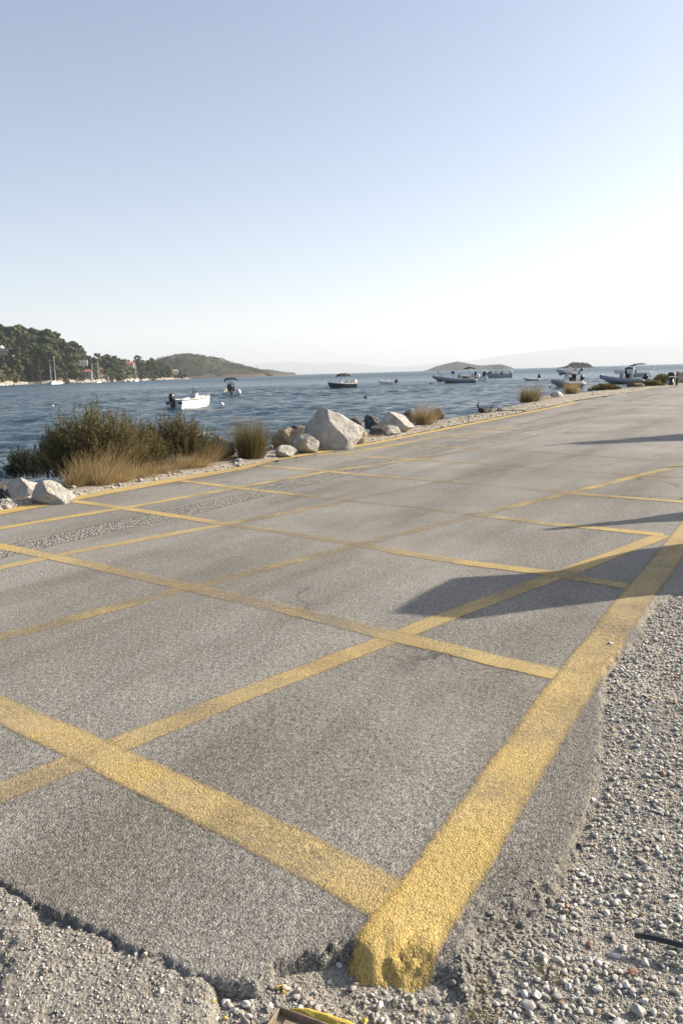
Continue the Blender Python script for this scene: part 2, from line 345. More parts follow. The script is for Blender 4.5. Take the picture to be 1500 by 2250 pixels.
def mk_sea():
    m, nt, p, o = NT('sea_water'); n = N(nt); c = n.pos()
    v = n.mapv(c, (0.62, 1.0, 1.0), (0, 0, radians(12)))
    a = n.noise(v, 1.5, 4, 0.6, 0.5); b = n.noise(n.mapv(c, (0.7, 1.0, 1.0), (0, 0, radians(-14))), 5.0, 4, 0.65, 0.6); d = n.noise(n.mapv(c, (0.45, 1.0, 1.0), (0, 0, radians(5))), 0.33, 3, 0.5)
    h = n.math('ADD', n.math('MULTIPLY', a, 0.40), n.math('ADD', n.math('MULTIPLY', b, 0.18), n.math('MULTIPLY', d, 0.6)))
    gust = n.noise(n.mapv(c, (0.010, 0.05, 1.0)), 1.0, 4, 0.6)
    col = n.mix(n.ramp(gust, [(0.35, 0.0), (0.7, 1.0)]), (0.013, 0.044, 0.066), (0.022, 0.060, 0.084))
    setp(p, n, col, n.math('ADD', n.ramp(gust, [(0.3, 0.05), (0.7, 0.13)]), n.ramp(n.math('DIVIDE', n.sep(c)[1], 1000.0), [(0.06, 0.0), (0.45, 0.26)])), n.bump(h, 1.0, 1.0)); p.inputs['IOR'].default_value = 1.33
    MAT['sea_water'] = m
mk_sea()
# ================================================================== ROAD
UD = np.array([sin(ROAD_ANG), cos(ROAD_ANG)])
crack = [(-260, 1790), (-100, 1885), (0, 1945), (60, 1985), (110, 2010), (180, 2035), (250, 2070), (300, 2092), (340, 2115), (400, 2136), (450, 2150), (490, 2156), (560, 2150), (605, 2122), (645, 2100), (700, 2092), (745, 2082), (764, 2076), (782, 2106), (804, 2130), (832, 2134), (852, 2122), (880, 2124), (908, 2134), (932, 2142), (950, 2150), (985, 2178), (1030, 2205), (1065, 2195), (1095, 2145), (1135, 2085), (1168, 2030), (1200, 1995), (1222, 1935), (1253, 1875), (1282, 1813), (1302, 1755), (1315, 1712), (1316, 1669), (1324, 1597), (1326, 1539), (1330, 1490), (1350, 1449), (1379, 1420), (1424, 1394), (1404, 1378), (1424, 1345), (1448, 1316), (1500, 1303)]
near = [g2(*q) for q in crack]
n0 = near[0]; near = [n0+np.array([-12.0, 2.2]), n0+np.array([-3.0, 0.9])]+near
right_out = [np.array(q, float) for q in ((2.7, 5.0), (3.3, 5.7), (4.3, 7.2), (8.5, 13.6), (16, 24), (46, 52))]
aedge_px = [(-150, 1152), (0, 1120), (173, 1087), (347, 1056), (520, 1026), (723, 984), (827, 967), (920, 948), (1000, 932), (1090, 915), (1167, 900), (1267, 878), (1367, 864), (1433, 853), (1500, 846)]
aedge = [g2(*q) for q in aedge_px]
aedge = [aedge[0]-UD*12]+aedge+[aedge[-1]+np.array([9.0, 8.0]), aedge[-1]+np.array([24.0, 12.0])]
ROADPOLY = np.array(near+right_out+aedge[::-1])
def poly_sd(poly, X, Y):
    """signed distance, positive inside"""
    x = X.ravel(); y = Y.ravel(); best = np.full(x.shape, 1e9); ins = np.zeros(x.shape, bool)
    for i in range(len(poly)):
        a = poly[i]; b = poly[(i+1) % len(poly)]; e = b-a; L = e@e+1e-12
        t = np.clip(((x-a[0])*e[0]+(y-a[1])*e[1])/L, 0, 1)
        best = np.minimum(best, (x-a[0]-t*e[0])**2+(y-a[1]-t*e[1])**2)
        c = (a[1] > y) != (b[1] > y)
        if abs(e[1]) > 1e-9: ins ^= c & (x < (y-a[1])/e[1]*e[0]+a[0])
    return (np.sqrt(best)*np.where(ins, 1, -1)).reshape(X.shape)
LIP = g2(855, 2090); LUMP = g2(1080, 2080)
def base_z(X, Y):
    k = sstep(1.75, 2.7, Y); k2 = sstep(-0.2, 1.0, X)
    return -0.052+0.034*np.maximum(k, 0.45*k2)+0.012*fbm(X*6, Y*6, 2, 3)-0.03*sstep(5, 9, Y)
def road_h(X, Y, sd):
    nearw = sstep(6.5, 3.5, Y)
    r = sd+nearw*((0.030-0.016*sstep(0.02, -0.12, X))*fbm(X*14, Y*14, 1, 3)+0.020*vn(X*60, Y*60, 4)+0.012*vn(X*130, Y*130, 6))
    lump = np.exp(-((X-LUMP[0])**2+(Y-LUMP[1])**2)/0.05)
    crk = sstep(0.02, -0.12, X); w = 0.022+0.16*lump-0.006*crk
    z = -0.085*sstep(w, -0.035+0.015*crk, r)
    z = z+nearw*(0.0026*fbm(X*62, Y*62, 3, 3)*(1.0)+0.010*fbm(X*2.2, Y*2.2, 5, 2)+lump*0.022*fbm(X*26, Y*26, 6, 3)*sstep(0.35, 0.0, sd))
    # thick painted end of the border line, a little proud
    lip = np.exp(-((X-LIP[0])**2+(Y-LIP[1])**2)/0.012); z = z+lip*(0.006+0.007*fbm(X*40, Y*40, 2, 3)+0.004*fbm(X*120, Y*120, 5, 2))
    return z
def axis(lo, f0, f1, hi, step, grow):
    a = [f0]; d = step
    while a[-1] > lo: d *= grow; a.append(a[-1]-d)
    a = a[::-1]; a += list(np.arange(f0+step, f1, step)); d = step
    while a[-1] < hi: d *= grow; a.append(a[-1]+d)
    return np.array(a)
def grid_mesh(xs, ys, zfun, keep):
    X, Y = np.meshgrid(xs, ys, indexing='ij'); Z = zfun(X, Y); M = keep(X, Y)
    idx = np.arange(X.size).reshape(X.shape)
    q = np.stack([idx[:-1, :-1], idx[1:, :-1], idx[1:, 1:], idx[:-1, 1:]], -1)
    km = (M[:-1, :-1] | M[1:, :-1] | M[1:, 1:] | M[:-1, 1:]); q = q[km]
    u, inv = np.unique(q.ravel(), return_inverse=True)
    return np.stack([X.ravel()[u], Y.ravel()[u], Z.ravel()[u]], -1), inv.reshape(-1, 4)
xs = axis(-14, -1.45, 2.25, 60, 0.0075, 1.07); ys = axis(0.2, 1.42, 4.3, 75, 0.0075, 1.06)
_cache = {}
def _sd(X, Y):
    k = X.shape
    if k not in _cache: _cache[k] = poly_sd(ROADPOLY, X, Y)
    return _cache[k]
V, Fq = grid_mesh(xs, ys, lambda X, Y: road_h(X, Y, _sd(X, Y)), lambda X, Y: _sd(X, Y) > -0.045)
road = link('road', mesh_np('road', V, Fq), MAT['asphalt'], kind='structure')

# ---- painted strips
def dens(P, step):
    P = np.array(P, float); seg = np.linalg.norm(np.diff(P, axis=0), axis=1); s = np.concatenate([[0], np.cumsum(seg)])
    n = max(2, int(s[-1]/step)); t = np.linspace(0, s[-1], n); return np.stack([np.interp(t, s, P[:, k]) for k in range(P.shape[1])], -1), t
def strip(name, px, width, z, mat, step=0.03, na=14, ends=(0, 0)):
    wr = [q[2] if len(q) > 2 else 0.3 for q in px]; px = [q[:2] for q in px]; P0 = np.array([g2(*q) for q in px]); ks = np.concatenate([[0], np.cumsum(np.linalg.norm(np.diff(P0, axis=0), axis=1))])
    P = [g2(*q) for q in px]
    a = P[0]-P[1]; P[0] = P[0]+a/np.linalg.norm(a)*ends[0]; b = P[-1]-P[-2]; P[-1] = P[-1]+b/np.linalg.norm(b)*ends[1]
    C, t = dens(P, step); T = np.gradient(C, axis=0); T /= np.linalg.norm(T, axis=1)[:, None]
    for _ in range(3): T[1:-1] = (T[:-2]+T[1:-1]*2+T[2:])/4
    T /= np.linalg.norm(T, axis=1)[:, None]; Nn = np.stack([-T[:, 1], T[:, 0]], -1)
    w = np.linspace(-0.5, 0.5, na+1)
    X = C[:, None, 0]+Nn[:, None, 0]*w*width; Y = C[:, None, 1]+Nn[:, None, 1]*w*width
    Z = road_h(X, Y, poly_sd(ROADPOLY, X, Y))+z+0.008*np.exp(-((X-LIP[0])**2+(Y-LIP[1])**2)/0.02)
    idx = np.arange(X.size).reshape(X.shape); q = np.stack([idx[:-1, :-1], idx[1:, :-1], idx[1:, 1:], idx[:-1, 1:]], -1).reshape(-1, 4)
    uv = np.stack([np.broadcast_to(t[:, None], X.shape).ravel(), np.broadcast_to(w+0.5, X.shape).ravel()], -1)
    me = mesh_np(name, np.stack([X.ravel(), Y.ravel(), Z.ravel()], -1), q, True, uv); at_ = me.attributes.new('wear', 'FLOAT', 'POINT')
    at_.data.foreach_set('value', np.repeat(np.interp(t, ks, wr), X.shape[1]).astype(np.float32)); return link(name, me, MAT[mat], road)
BW = 0.216; DW = 0.168
strip('yellow_border_line', [(824, 2152, -.6), (856, 2100, -.5), (912, 2017, -.2), (979, 1923, .1), (1175, 1625), (1265, 1495), (1390, 1322), (1448, 1250), (1505, 1172), (1560, 1098)], BW+0.01, 0.0045, 'yellow_paint', 0.012, 26)
strip('yellow_border_line', [(*q_, 0.0) for q_ in [(-80, 1142), (0, 1127), (173, 1094), (347, 1062), (405, 1052), (520, 1031), (584, 1013), (723, 990), (827, 973), (920, 954), (1000, 938), (1090, 920), (1167, 905), (1267, 884)]], 0.33, 0.0055, 'yellow_paint', 0.08, 6)
strip('yellow_diagonal_line', [(-260, 1440), (0, 1558), (220, 1660), (450, 1770), (800, 1947), (885, 1995)], DW+0.03, 0.0025, 'yellow_paint', 0.014, 18)
A = [[(-200, 1840, .5), (0, 1742, .45), (222, 1655, .35), (480, 1548, .35), (700, 1463, .3), (865, 1399, .3), (1080, 1317, .3), (1220, 1266, .3), (1355, 1215, .15), (1455, 1176, .1)],
     [(-200, 1455, .7), (0, 1402, .65), (200, 1350, .6), (416, 1291, .6), (600, 1246, .65), (795, 1196, .75), (930, 1161, .8), (1052, 1131, .7), (1248, 1084, .5), (1402, 1045, .4), (1520, 1018, .5)],
     [(-100, 1270, .3), (0, 1247, .25), (195, 1207, .4), (496, 1152, .45), (640, 1126, .55), (763, 1100, .8), (973, 1058, .95), (1127, 1028, 1.0), (1206, 1013, 1.05), (1300, 992, 1.1)],
     [(-60, 1172, .2), (0, 1161, .2), (125, 1140, .2), (270, 1117, .2), (513, 1073, .3), (720, 1036, .3), (896, 1011, .45), (987, 997, .8), (1100, 975, .9), (1180, 958, 1.0)],
     [(700, 1000, .1), (768, 994, .2), (860, 979, .2), (924, 966, .3), (1040, 951, .3), (1110, 940, .4), (1177, 925, .8)]]
for i, px in enumerate(A): strip('yellow_diagonal_line', px, DW, 0.0020+0.0001*i, 'yellow_paint', 0.03, 12)
B = [[(-200, 1165, .1), (0, 1200, 0), (107, 1222, .3), (240, 1251, .5), (416, 1291, .65), (587, 1331, .75), (700, 1357, .65), (800, 1381, .5), (868, 1399, .35), (1010, 1431, .35), (1100, 1454, .3), (1225, 1483, .25)],
     [(160, 1101, .2), (299, 1121, .15), (405, 1137, .25), (496, 1152, .5), (640, 1173, .7), (795, 1197, .8), (893, 1217, .5), (1033, 1238, .3), (1187, 1257, .3), (1400, 1292, .45)],
     [(395, 1056, .2), (544, 1075, .2), (680, 1091, .5), (763, 1100, .75), (917, 1115, .95), (1052, 1132, .7), (1197, 1150, .3), (1330, 1163, .2), (1455, 1176, .1)],
     [(581, 1024, .2), (731, 1037, .3), (800, 1044, .45), (973, 1058, .7), (1110, 1070, 1.0), (1248, 1084, .6), (1380, 1094, .3), (1510, 1104, .3)],
     [(712, 996, .2), (844, 1007, .3), (917, 1010, .4), (1040, 1018, .6), (1150, 1026, .9), (1280, 1036, .95), (1402, 1045, .6), (1510, 1050, .6)],
     [(827, 976, .3), (1000, 984, .5), (1180, 993, .8), (1350, 1005, .6), (1510, 1012, .6)],
     [(920, 957, .4), (1000, 962, .5), (1090, 966, .7), (1170, 968, .9)], [(1000, 941, .6), (1110, 945, .7), (1290, 951, 1.0)], [(1080, 927, .6), (1177, 931, .9)]]
for i, px in enumerate(B): strip('yellow_diagonal_line', px, DW, 0.0032+0.00008*i, 'yellow_paint', 0.03, 12)
strip('trench_patch', [(-220, 1270), (-100, 1240), (0, 1213), (208, 1166), (408, 1124), (600, 1076), (800, 1027), (900, 1003), (1000, 979), (1150, 945), (1300, 915)], 0.52, 0.0012, 'chip_asphalt', 0.06, 12)

# ================================================================== VERGE AND SHORE BANK
edge_px = [(-150, 1140), (0, 1112), (60, 1097), (120, 1074), (170, 1052), (300, 1026), (480, 996), (600, 974), (700, 962), (800, 950), (900, 930), (1000, 916), (1062, 903), (1140, 886), (1190, 869), (1290, 860), (1390, 851), (1450, 843), (1500, 834)]
edge = [g2(*q) for q in edge_px]; edge = [edge[0]-UD*14+np.array([-.3, 0])]+edge+[edge[-1]+np.array([16., 14.]), edge[-1]+np.array([60., 30.])]
ae = np.array([aedge[0]-UD*3]+aedge[1:-2]+[aedge[-2]+0, aedge[-1]+np.array([30., 14.])])
def resamp(P, key, n): 
    P = np.array(P); return np.stack([np.interp(np.linspace(0, 1, n), key/key[-1], P[:, k]) for k in (0, 1)], -1)
def keyof(P):  # progress along the road heading keeps both sides level with each other
    s = np.array(P)@UD; s = np.maximum.accumulate(s+np.arange(len(s))*1e-4); return s-s[0]
NS = 520
ki, ko = keyof(ae), keyof(edge)
s0 = (np.array(ae)@UD)[0]; S_ = np.concatenate([np.linspace(0, 40, 380), np.linspace(40.2, 110, 140)])
def side(P):
    s = np.maximum.accumulate(np.array(P)@UD+np.arange(len(P))*1e-4); q = S_+s0; return np.stack([np.interp(q, s, np.array(P)[:, k]) for k in (0, 1)], -1)
I_, O_ = side(ae), side(edge)
lat = np.array([-UD[1], UD[0]])
tt = [0.0, 0.06, 0.15, 0.3, 0.45, 0.6, 0.75, 0.88, 1.0]; rows = []
for t in tt:
    P = I_*(1-t)+O_*t - lat*0.03*(1-t)
    z = 0.004-0.016*(t == 0)+0.035*sin(pi*min(1, t*1.1))+0.03*fbm(P[:, 0]*3, P[:, 1]*3, 3, 3)*min(1, t*4)-0.05*max(0, t-0.85)/0.15
    rows.append(np.concatenate([P, z[:, None]], 1))
for dd, zz in ((0.12, -0.12), (0.3, -0.3), (0.55, -0.52), (0.8, -0.72), (1.1, -0.95), (1.6, -1.3), (2.6, -1.9)):
    P = O_+lat*dd+lat*0.15*fbm(O_[:, 0]*2, O_[:, 1]*2, 4, 3)[:, None]
    z = zz+0.12*fbm(P[:, 0]*3, P[:, 1]*3, 5, 3); rows.append(np.concatenate([P, z[:, None]], 1))
R = np.stack(rows, 1); idx = np.arange(R.shape[0]*R.shape[1]).reshape(R.shape[:2])
q = np.stack([idx[:-1, :-1], idx[1:, :-1], idx[1:, 1:], idx[:-1, 1:]], -1).reshape(-1, 4)
link('verge', mesh_np('verge', R.reshape(-1, 3), q), MAT['verge_soil'], kind='structure')

# ================================================================== GRAVEL GROUND, OLD PAVEMENT
def lat_in(X, Y):
    a = aedge[1]; return (X-a[0])*UD[1]-(Y-a[1])*UD[0]
gx = axis(-16, -1.3, 2.6, 120, 0.03, 1.09); gy = axis(-12, 1.0, 5.5, 110, 0.03, 1.09)
V, Fq = grid_mesh(gx, gy, base_z, lambda X, Y: lat_in(X, Y) > 0.9)
link('gravel_ground', mesh_np('gravel_ground', V, Fq), MAT['dusty_ground'], kind='structure')
opoly = np.array([n0+np.array([-12.0, 2.4]), n0+np.array([-3, 1.1]), g2(-100, 1860), g2(0, 1925), g2(250, 2050), g2(470, 2130), g2(470, 2190), g2(452, 2250), (-0.30, 1.2), (-0.5, 0.2), (-14, 0.2)])
ox = axis(-12, -1.3, -0.12, -0.1, 0.009, 1.08); oy = axis(0.3, 1.4, 2.25, 4.4, 0.009, 1.08)
def old_z(X, Y):
    s = poly_sd(opoly, X, Y); r = s+0.03*fbm(X*15, Y*15, 2, 3)
    patch = sstep(-0.05, 0.05, fbm(X*2.6+3, Y*2.6, 6, 2)+0.05)
    return -0.007-0.06*sstep(0.02, -0.04, r)+(0.010+0.012*patch)*fbm(X*40, Y*40, 3, 4)+0.012*fbm(X*5, Y*5, 1, 2)-0.012*patch
V, Fq = grid_mesh(ox, oy, old_z, lambda X, Y: poly_sd(opoly, X, Y) > -0.05)
link('old_pavement', mesh_np('old_pavement', V, Fq), MAT['old_asphalt'], kind='structure')

# ================================================================== SEA
sx = axis(-21000, -62, 92, 21000, 0.36, 1.12); sy = axis(-3000, 6, 175, 21000, 0.32, 1.10)
X, Y = np.meshgrid(sx, sy, indexing='ij'); Z = np.zeros_like(X); rr = np.random.default_rng(11)
for k in range(34):
    wl_ = 1.0*1.10**rr.integers(0, 13); th = radians(-98)+rr.normal(0, 0.6); kx, ky = cos(th)*2*pi/wl_, sin(th)*2*pi/wl_
    Z += 0.0052*wl_*np.sin(kx*X+ky*Y+rr.random()*6.28)
Z *= 1+0.8*fbm(X*0.06, Y*0.12, 2, 3)
fade = sstep(240, 120, Y)*sstep(-110, -62, X)*sstep(140, 92, X)*sstep(0, 6, Y); Z = SEA+Z*fade
idx = np.arange(X.size).reshape(X.shape); q = np.stack([idx[:-1, :-1], idx[1:, :-1], idx[1:, 1:], idx[:-1, 1:]], -1).reshape(-1, 4)
link('sea', mesh_np('sea', np.stack([X.ravel(), Y.ravel(), Z.ravel()], -1), q), MAT['sea_water'], kind='structure')

# ================================================================== FAR LAND
def ridge_land(name, tops, shore_d, rdepth, back, mat, nu=140, nv=26, rough=0.12, seed=0, shape=0.75):
    """tops: (u, v) of the ridge line as seen; the land rises from the shore (shore_d) to its ridge (shore + rdepth) and falls behind"""
    us = np.linspace(tops[0][0], tops[-1][0], nu); vs = np.interp(us, [t[0] for t in tops], [t[1] for t in tops])
    sd_ = np.interp(us, [s[0] for s in shore_d], [s[1] for s in shore_d]) if isinstance(shore_d, list) else np.full(nu, float(shore_d))
    V = []; D = np.concatenate([np.linspace(0, 1, nv), 1+np.linspace(0.08, 1, 10)*back/rdepth])
    for i in range(nu):
        dr = sd_[i]+rdepth; H = max(0.0, at(us[i], vs[i], dr)[2]-SEA); d = dirh(us[i])
        for k, t in enumerate(D):
            dep = sd_[i]+t*rdepth; x, y = d*dep
            prof = (1-(1-t)**2)**shape if t <= 1 else max(0.0, 1-((t-1)*rdepth/back)**1.5)
            nzv = float(fbm(x*6/rdepth, y*6/rdepth, seed, 5)); nz2 = float(fbm(x*30/rdepth, y*30/rdepth, seed+2, 3))
            z = H*prof*(1+rough*nzv*(1.6 if t < 0.95 else 0.5))+H*rough*0.35*nz2*min(1, t*5)-0.4-(1.5 if k in (0, len(D)-1) else 0)
            V.append((x, y, SEA+z))
    V = np.array(V); m = len(D); idx = np.arange(len(V)).reshape(nu, m)
    q = np.stack([idx[:-1, :-1], idx[1:, :-1], idx[1:, 1:], idx[:-1, 1:]], -1).reshape(-1, 4)
    o = link(name, mesh_np(name, V, q), MAT[mat], kind='structure'); return V.reshape(nu, m, 3), us, D
PSH = [(-200, 480), (-60, 560), (0, 600), (60, 640), (120, 650), (200, 700), (280, 790), (340, 880), (425, 1000)]
PEN, PU, PD = ridge_land('wooded_peninsula', [(-200, 752), (0, 770), (50, 769), (100, 781), (150, 792), (185, 799), (240, 804), (290, 803), (330, 809), (375, 815), (405, 826), (425, 834)], PSH, 130, 200, 'wooded_ground', 120, 22, 0.10, 1)
HILL, HU, HD = ridge_land('scrub_hill', [(250, 822), (300, 806), (340, 795), (365, 784), (395, 777), (415, 776), (440, 780), (470, 787), (500, 795), (530, 803), (555, 810), (575, 816), (592, 829)], 1500, 190, 260, 'scrub_hill', 170, 34, 0.10, 3)
ridge_land('headland', [(520, 812), (560, 809), (575, 811), (600, 813), (625, 817), (648, 819), (656, 826)], 2300, 160, 220, 'scrub_hill', 90, 18, 0.12, 4, 0.5)
ridge_land('distant_island', [(922, 817), (940, 812), (955, 806), (980, 799), (1003, 795), (1022, 797), (1040, 801), (1060, 803), (1080, 801), (1100, 800), (1118, 805), (1133, 811)], 3200, 380, 420, 'far_land', 120, 20, 0.06, 5)
ISL, IU, ID = ridge_land('islet', [(1222, 808), (1238, 805), (1250, 801), (1262, 799), (1278, 799), (1288, 801), (1293, 804), (1306, 805.5)], 1300, 16, 24, 'far_land', 60, 12, 0.10, 6)
ridge_land('mountain_range', [(760, 820), (830, 811), (900, 803), (1000, 796), (1060, 789), (1120, 779), (1180, 772), (1240, 765), (1300, 759), (1360, 759), (1420, 756), (1480, 752), (1540, 751), (1700, 742), (1900, 760)], 17500, 1500, 1200, 'far_land', 150, 14, 0.04, 0, 0.9)
ridge_land('far_mountains', [(360, 826), (450, 812), (560, 800), (640, 794), (700, 800), (760, 797), (830, 803), (900, 815)], 18500, 1200, 1000, 'far_land', 100, 12, 0.04, 2, 0.9)
# ================================================================== GRAVEL AND STONES
def pebble_proto(sub, seed):
    r = np.random.default_rng(seed); V, Fs = ICO[sub]; V = V.copy()
    for _ in range(14):                        # a few flattened facets
        d = r.normal(size=3); d /= np.linalg.norm(d); h = r.uniform(0.5, 0.88); k = V@d; V -= np.outer(np.maximum(k-h, 0)*0.97, d)
    V *= 1+0.07*np.sin(V@r.normal(size=3)*3.1+r.random()*6)[:, None]
    return V, Fs
PROT = {s: [pebble_proto(s, 100+s*20+i) for i in range(9)] for s in (1, 2, 3)}
def rotm(r, n):
    a = r.random(n)*2*pi; t = r.normal(0, 0.35, n); b = r.random(n)*2*pi
    ca, sa, ct, st, cb, sb = np.cos(a), np.sin(a), np.cos(t), np.sin(t), np.cos(b), np.sin(b); z = np.zeros(n); o = np.ones(n)
    Rz = np.stack([np.stack([ca, -sa, z], -1), np.stack([sa, ca, z], -1), np.stack([z, z, o], -1)], 1)
    Rx = np.stack([np.stack([o, z, z], -1), np.stack([z, ct, -st], -1), np.stack([z, st, ct], -1)], 1)
    Rb = np.stack([np.stack([cb, -sb, z], -1), np.stack([sb, cb, z], -1), np.stack([z, z, o], -1)], 1)
    return Rb@Rx@Rz
def scatter_mesh(P, size, sub, r, tint):
    """pebbles at P (n,3), long axis size (n,) -> verts, faces, per-vertex tint"""
    VV, FF, TT = [], [], []; off = 0; n = len(P); kind = r.integers(0, 9, n); R = rotm(r, n)
    ax = np.stack([np.ones(n), r.uniform(0.5, 0.9, n), r.uniform(0.30, 0.62, n)], -1)*size[:, None]/2
    for k in range(9):
        s = np.where(kind == k)[0]
        if not len(s): continue
        V, Fs = PROT[sub][k]
        W = np.einsum('nij,nvj->nvi', R[s], V[None]*ax[s][:, None, :])+P[s][:, None, :]
        VV.append(W.reshape(-1, 3)); FF.append((Fs[None]+(np.arange(len(s))*len(V))[:, None, None]).reshape(-1, 3)+off); TT.append(np.repeat(tint[s], len(V))); off += len(s)*len(V)
    return np.concatenate(VV), np.concatenate(FF), np.concatenate(TT)
def tinted(name, parts, mat, **k):
    off = 0; V, Fs, T = [], [], []
    for v, f, t in parts: V.append(v); Fs.append(f+off); T.append(t); off += len(v)
    me = mesh_np(name, np.concatenate(V), np.concatenate(Fs)); a = me.attributes.new('tint', 'FLOAT', 'POINT'); a.data.foreach_set('value', np.concatenate(T).astype(np.float32))
    return link(name, me, MAT[mat], **k)
def surf_z(X, Y):
    sd = poly_sd(ROADPOLY, X, Y); zb = base_z(X, Y); zr = np.where(sd > -0.045, road_h(X, Y, sd), -9)
    zo = np.where(poly_sd(opoly, X, Y) > -0.03, old_z(X, Y), -9); return np.maximum(np.maximum(zb, zr), zo), sd
def sprinkle(r, n, x0, x1, y0, y1, cond):
    X = r.uniform(x0, x1, n); Y = r.uniform(y0, y1, n); Z, sd = surf_z(X, Y); od = poly_sd(opoly, X, Y); m = cond(X, Y, sd, od); return np.stack([X[m], Y[m], Z[m]], -1)
r = np.random.default_rng(5)
def rightlim(Y): return 0.09+0.437*Y+0.55     # a step beyond the right edge of the view
def bare(X, Y): return fbm(X*3.0, Y*3.0, 7, 3)
def gtint(n): return np.clip(r.normal(0.67, 0.20, n), 0, 1)
parts = []
okg = lambda lo: (lambda X, Y, sd, od: (sd < lo) & (od < 0.0) & (X < rightlim(Y)))
P = sprinkle(r, 130000, -0.55, 2.2, 1.3, 3.3, lambda X, Y, sd, od: (sd < 0.005) & (od < 0.01) & (X < rightlim(Y))); parts.append(scatter_mesh(P+[0, 0, 0.001], r.uniform(0.004, 0.009, len(P)), 1, r, gtint(len(P))*0.8))
P = sprinkle(r, 105000, -0.55, 3.4, 1.3, 6.4, lambda X, Y, sd, od: (sd < -0.012+0.02*vn(X*9, Y*9, 3)) & (od < 0.0) & (X < rightlim(Y)) & ((bare(X, Y) < 0.30) | (Y > 2.2)))
s = r.gamma(3.2, 0.0038, len(P)).clip(0.006, 0.030); nr = P[:, 1] < 2.7
parts.append(scatter_mesh(P[nr]+np.stack([0*s[nr], 0*s[nr], s[nr]*0.22], -1), s[nr], 2, r, gtint(nr.sum()))); fr = ~nr
parts.append(scatter_mesh(P[fr]+np.stack([0*s[fr], 0*s[fr], s[fr]*0.22], -1), s[fr]*1.15, 1, r, gtint(fr.sum())))
P = sprinkle(r, 2300, -0.5, 3.2, 1.3, 5.8, lambda X, Y, sd, od: (sd < -0.02) & (od < -0.01) & (X < rightlim(Y)) & (bare(X, Y) < 0.15))
s = r.uniform(0.015, 0.028, len(P)); parts.append(scatter_mesh(P+np.stack([0*s, 0*s, s*0.28], -1), s, 2, r, np.clip(gtint(len(P))+0.10, 0, 0.93)))
# loose grains on the asphalt and the old pavement
P = sprinkle(r, 16000, -1.2, 0.1, 1.4, 2.4, lambda X, Y, sd, od: (od > 0) & (sd < 0)); parts.append(scatter_mesh(P+[0, 0, .001], r.gamma(3, 0.0022, len(P)).clip(0.003, 0.016), 1, r, gtint(len(P))))
P = sprinkle(r, 9000, -0.5, 2.2, 1.6, 4.6, lambda X, Y, sd, od: (sd > 0) & (sd < 0.16) & (r.random(len(X)) < 0.7*np.exp(-sd/0.035)) & (X > 0.05)); parts.append(scatter_mesh(P+[0, 0, .002], r.uniform(0.005, 0.016, len(P)), 1, r, gtint(len(P))))
UB = g2(1171, 1625)-g2(850, 2090); UB /= np.linalg.norm(UB)
lm = lambda X, Y: np.exp(-((X-LUMP[0])**2+(Y-LUMP[1])**2)/0.045)
P = sprinkle(r, 9000, 0.0, 0.75, 1.45, 2.2, lambda X, Y, sd, od: (r.random(len(X)) < lm(X, Y)*0.9) & (sd < 0.12) & (((X-LIP[0])*UB[1]-(Y-LIP[1])*UB[0]) > 0.15)); s = r.gamma(4, 0.0028, len(P)).clip(0.005, 0.030)
parts.append(scatter_mesh(P+np.stack([0*s, 0*s, s*0.1], -1), s, 2, r, r.uniform(0.0, 0.42, len(P))))
tinted('gravel', parts, 'pebbles', kind='stuff', label='loose grey and white gravel beside the broken road edge')
# gravel on the sea-side verge
parts = []; vi = r.integers(60, NS-1, 5200) if False else r.integers(0, R.shape[0]-1, 9000); tj = r.uniform(0.3, 7.9, 9000); j0 = tj.astype(int); fj = (tj-j0)[:, None]; fi = r.random(9000)[:, None]
Pv = (R[vi, j0]*(1-fj)+R[vi, j0+1]*fj)*(1-fi)+(R[vi+1, j0]*(1-fj)+R[vi+1, j0+1]*fj)*fi
dist = np.hypot(Pv[:, 0], Pv[:, 1]); s = (r.gamma(3, 0.008, 9000)+0.006*np.sqrt(dist/10)).clip(0.012, 0.09); s[:420] = r.uniform(0.06, 0.16, 420)
tinted('verge_gravel', [scatter_mesh(Pv+np.stack([0*s, 0*s, s*0.15], -1), s, 1, r, np.clip(r.normal(0.6, 0.2, 9000), 0, 0.94))], 'pebbles', kind='stuff', label='scattered pale gravel on the seaside verge')

# single stones that stand out
def tint_mat(name, col, rough=0.75): return simple(name, col, rough, 0, 0.22, 60, 0.0015)
tint_mat('white_stone', (0.50, 0.485, 0.455)); tint_mat('red_stone', (0.27, 0.14, 0.10)); tint_mat('grey_stone', (0.33, 0.315, 0.285)); tint_mat('tan_stone', (0.42, 0.36, 0.26)); tint_mat('yellow_stone', (0.60, 0.41, 0.07))
def stone(u, v, lpx, mat, label, seed, flat=0.6, rot=None, group=None, name='stone'):
    x, y = g2(u, v); z = float(surf_z(np.array([x]), np.array([y]))[0][0]); L = lpx/F_PX*math.hypot(y, 1.0)*1.05
    V, Fs = PROT[3][seed % 9]; rr_ = np.random.default_rng(seed); V = V*np.array([1, rr_.uniform(0.6, 0.85), flat])*L/2
    me = mesh_np(name, V, Fs)
    return link(name, me, MAT[mat], None, label, 'stone', group, None, (x, y, z+L*flat*0.30), rr_.random()*6.28 if rot is None else rot)
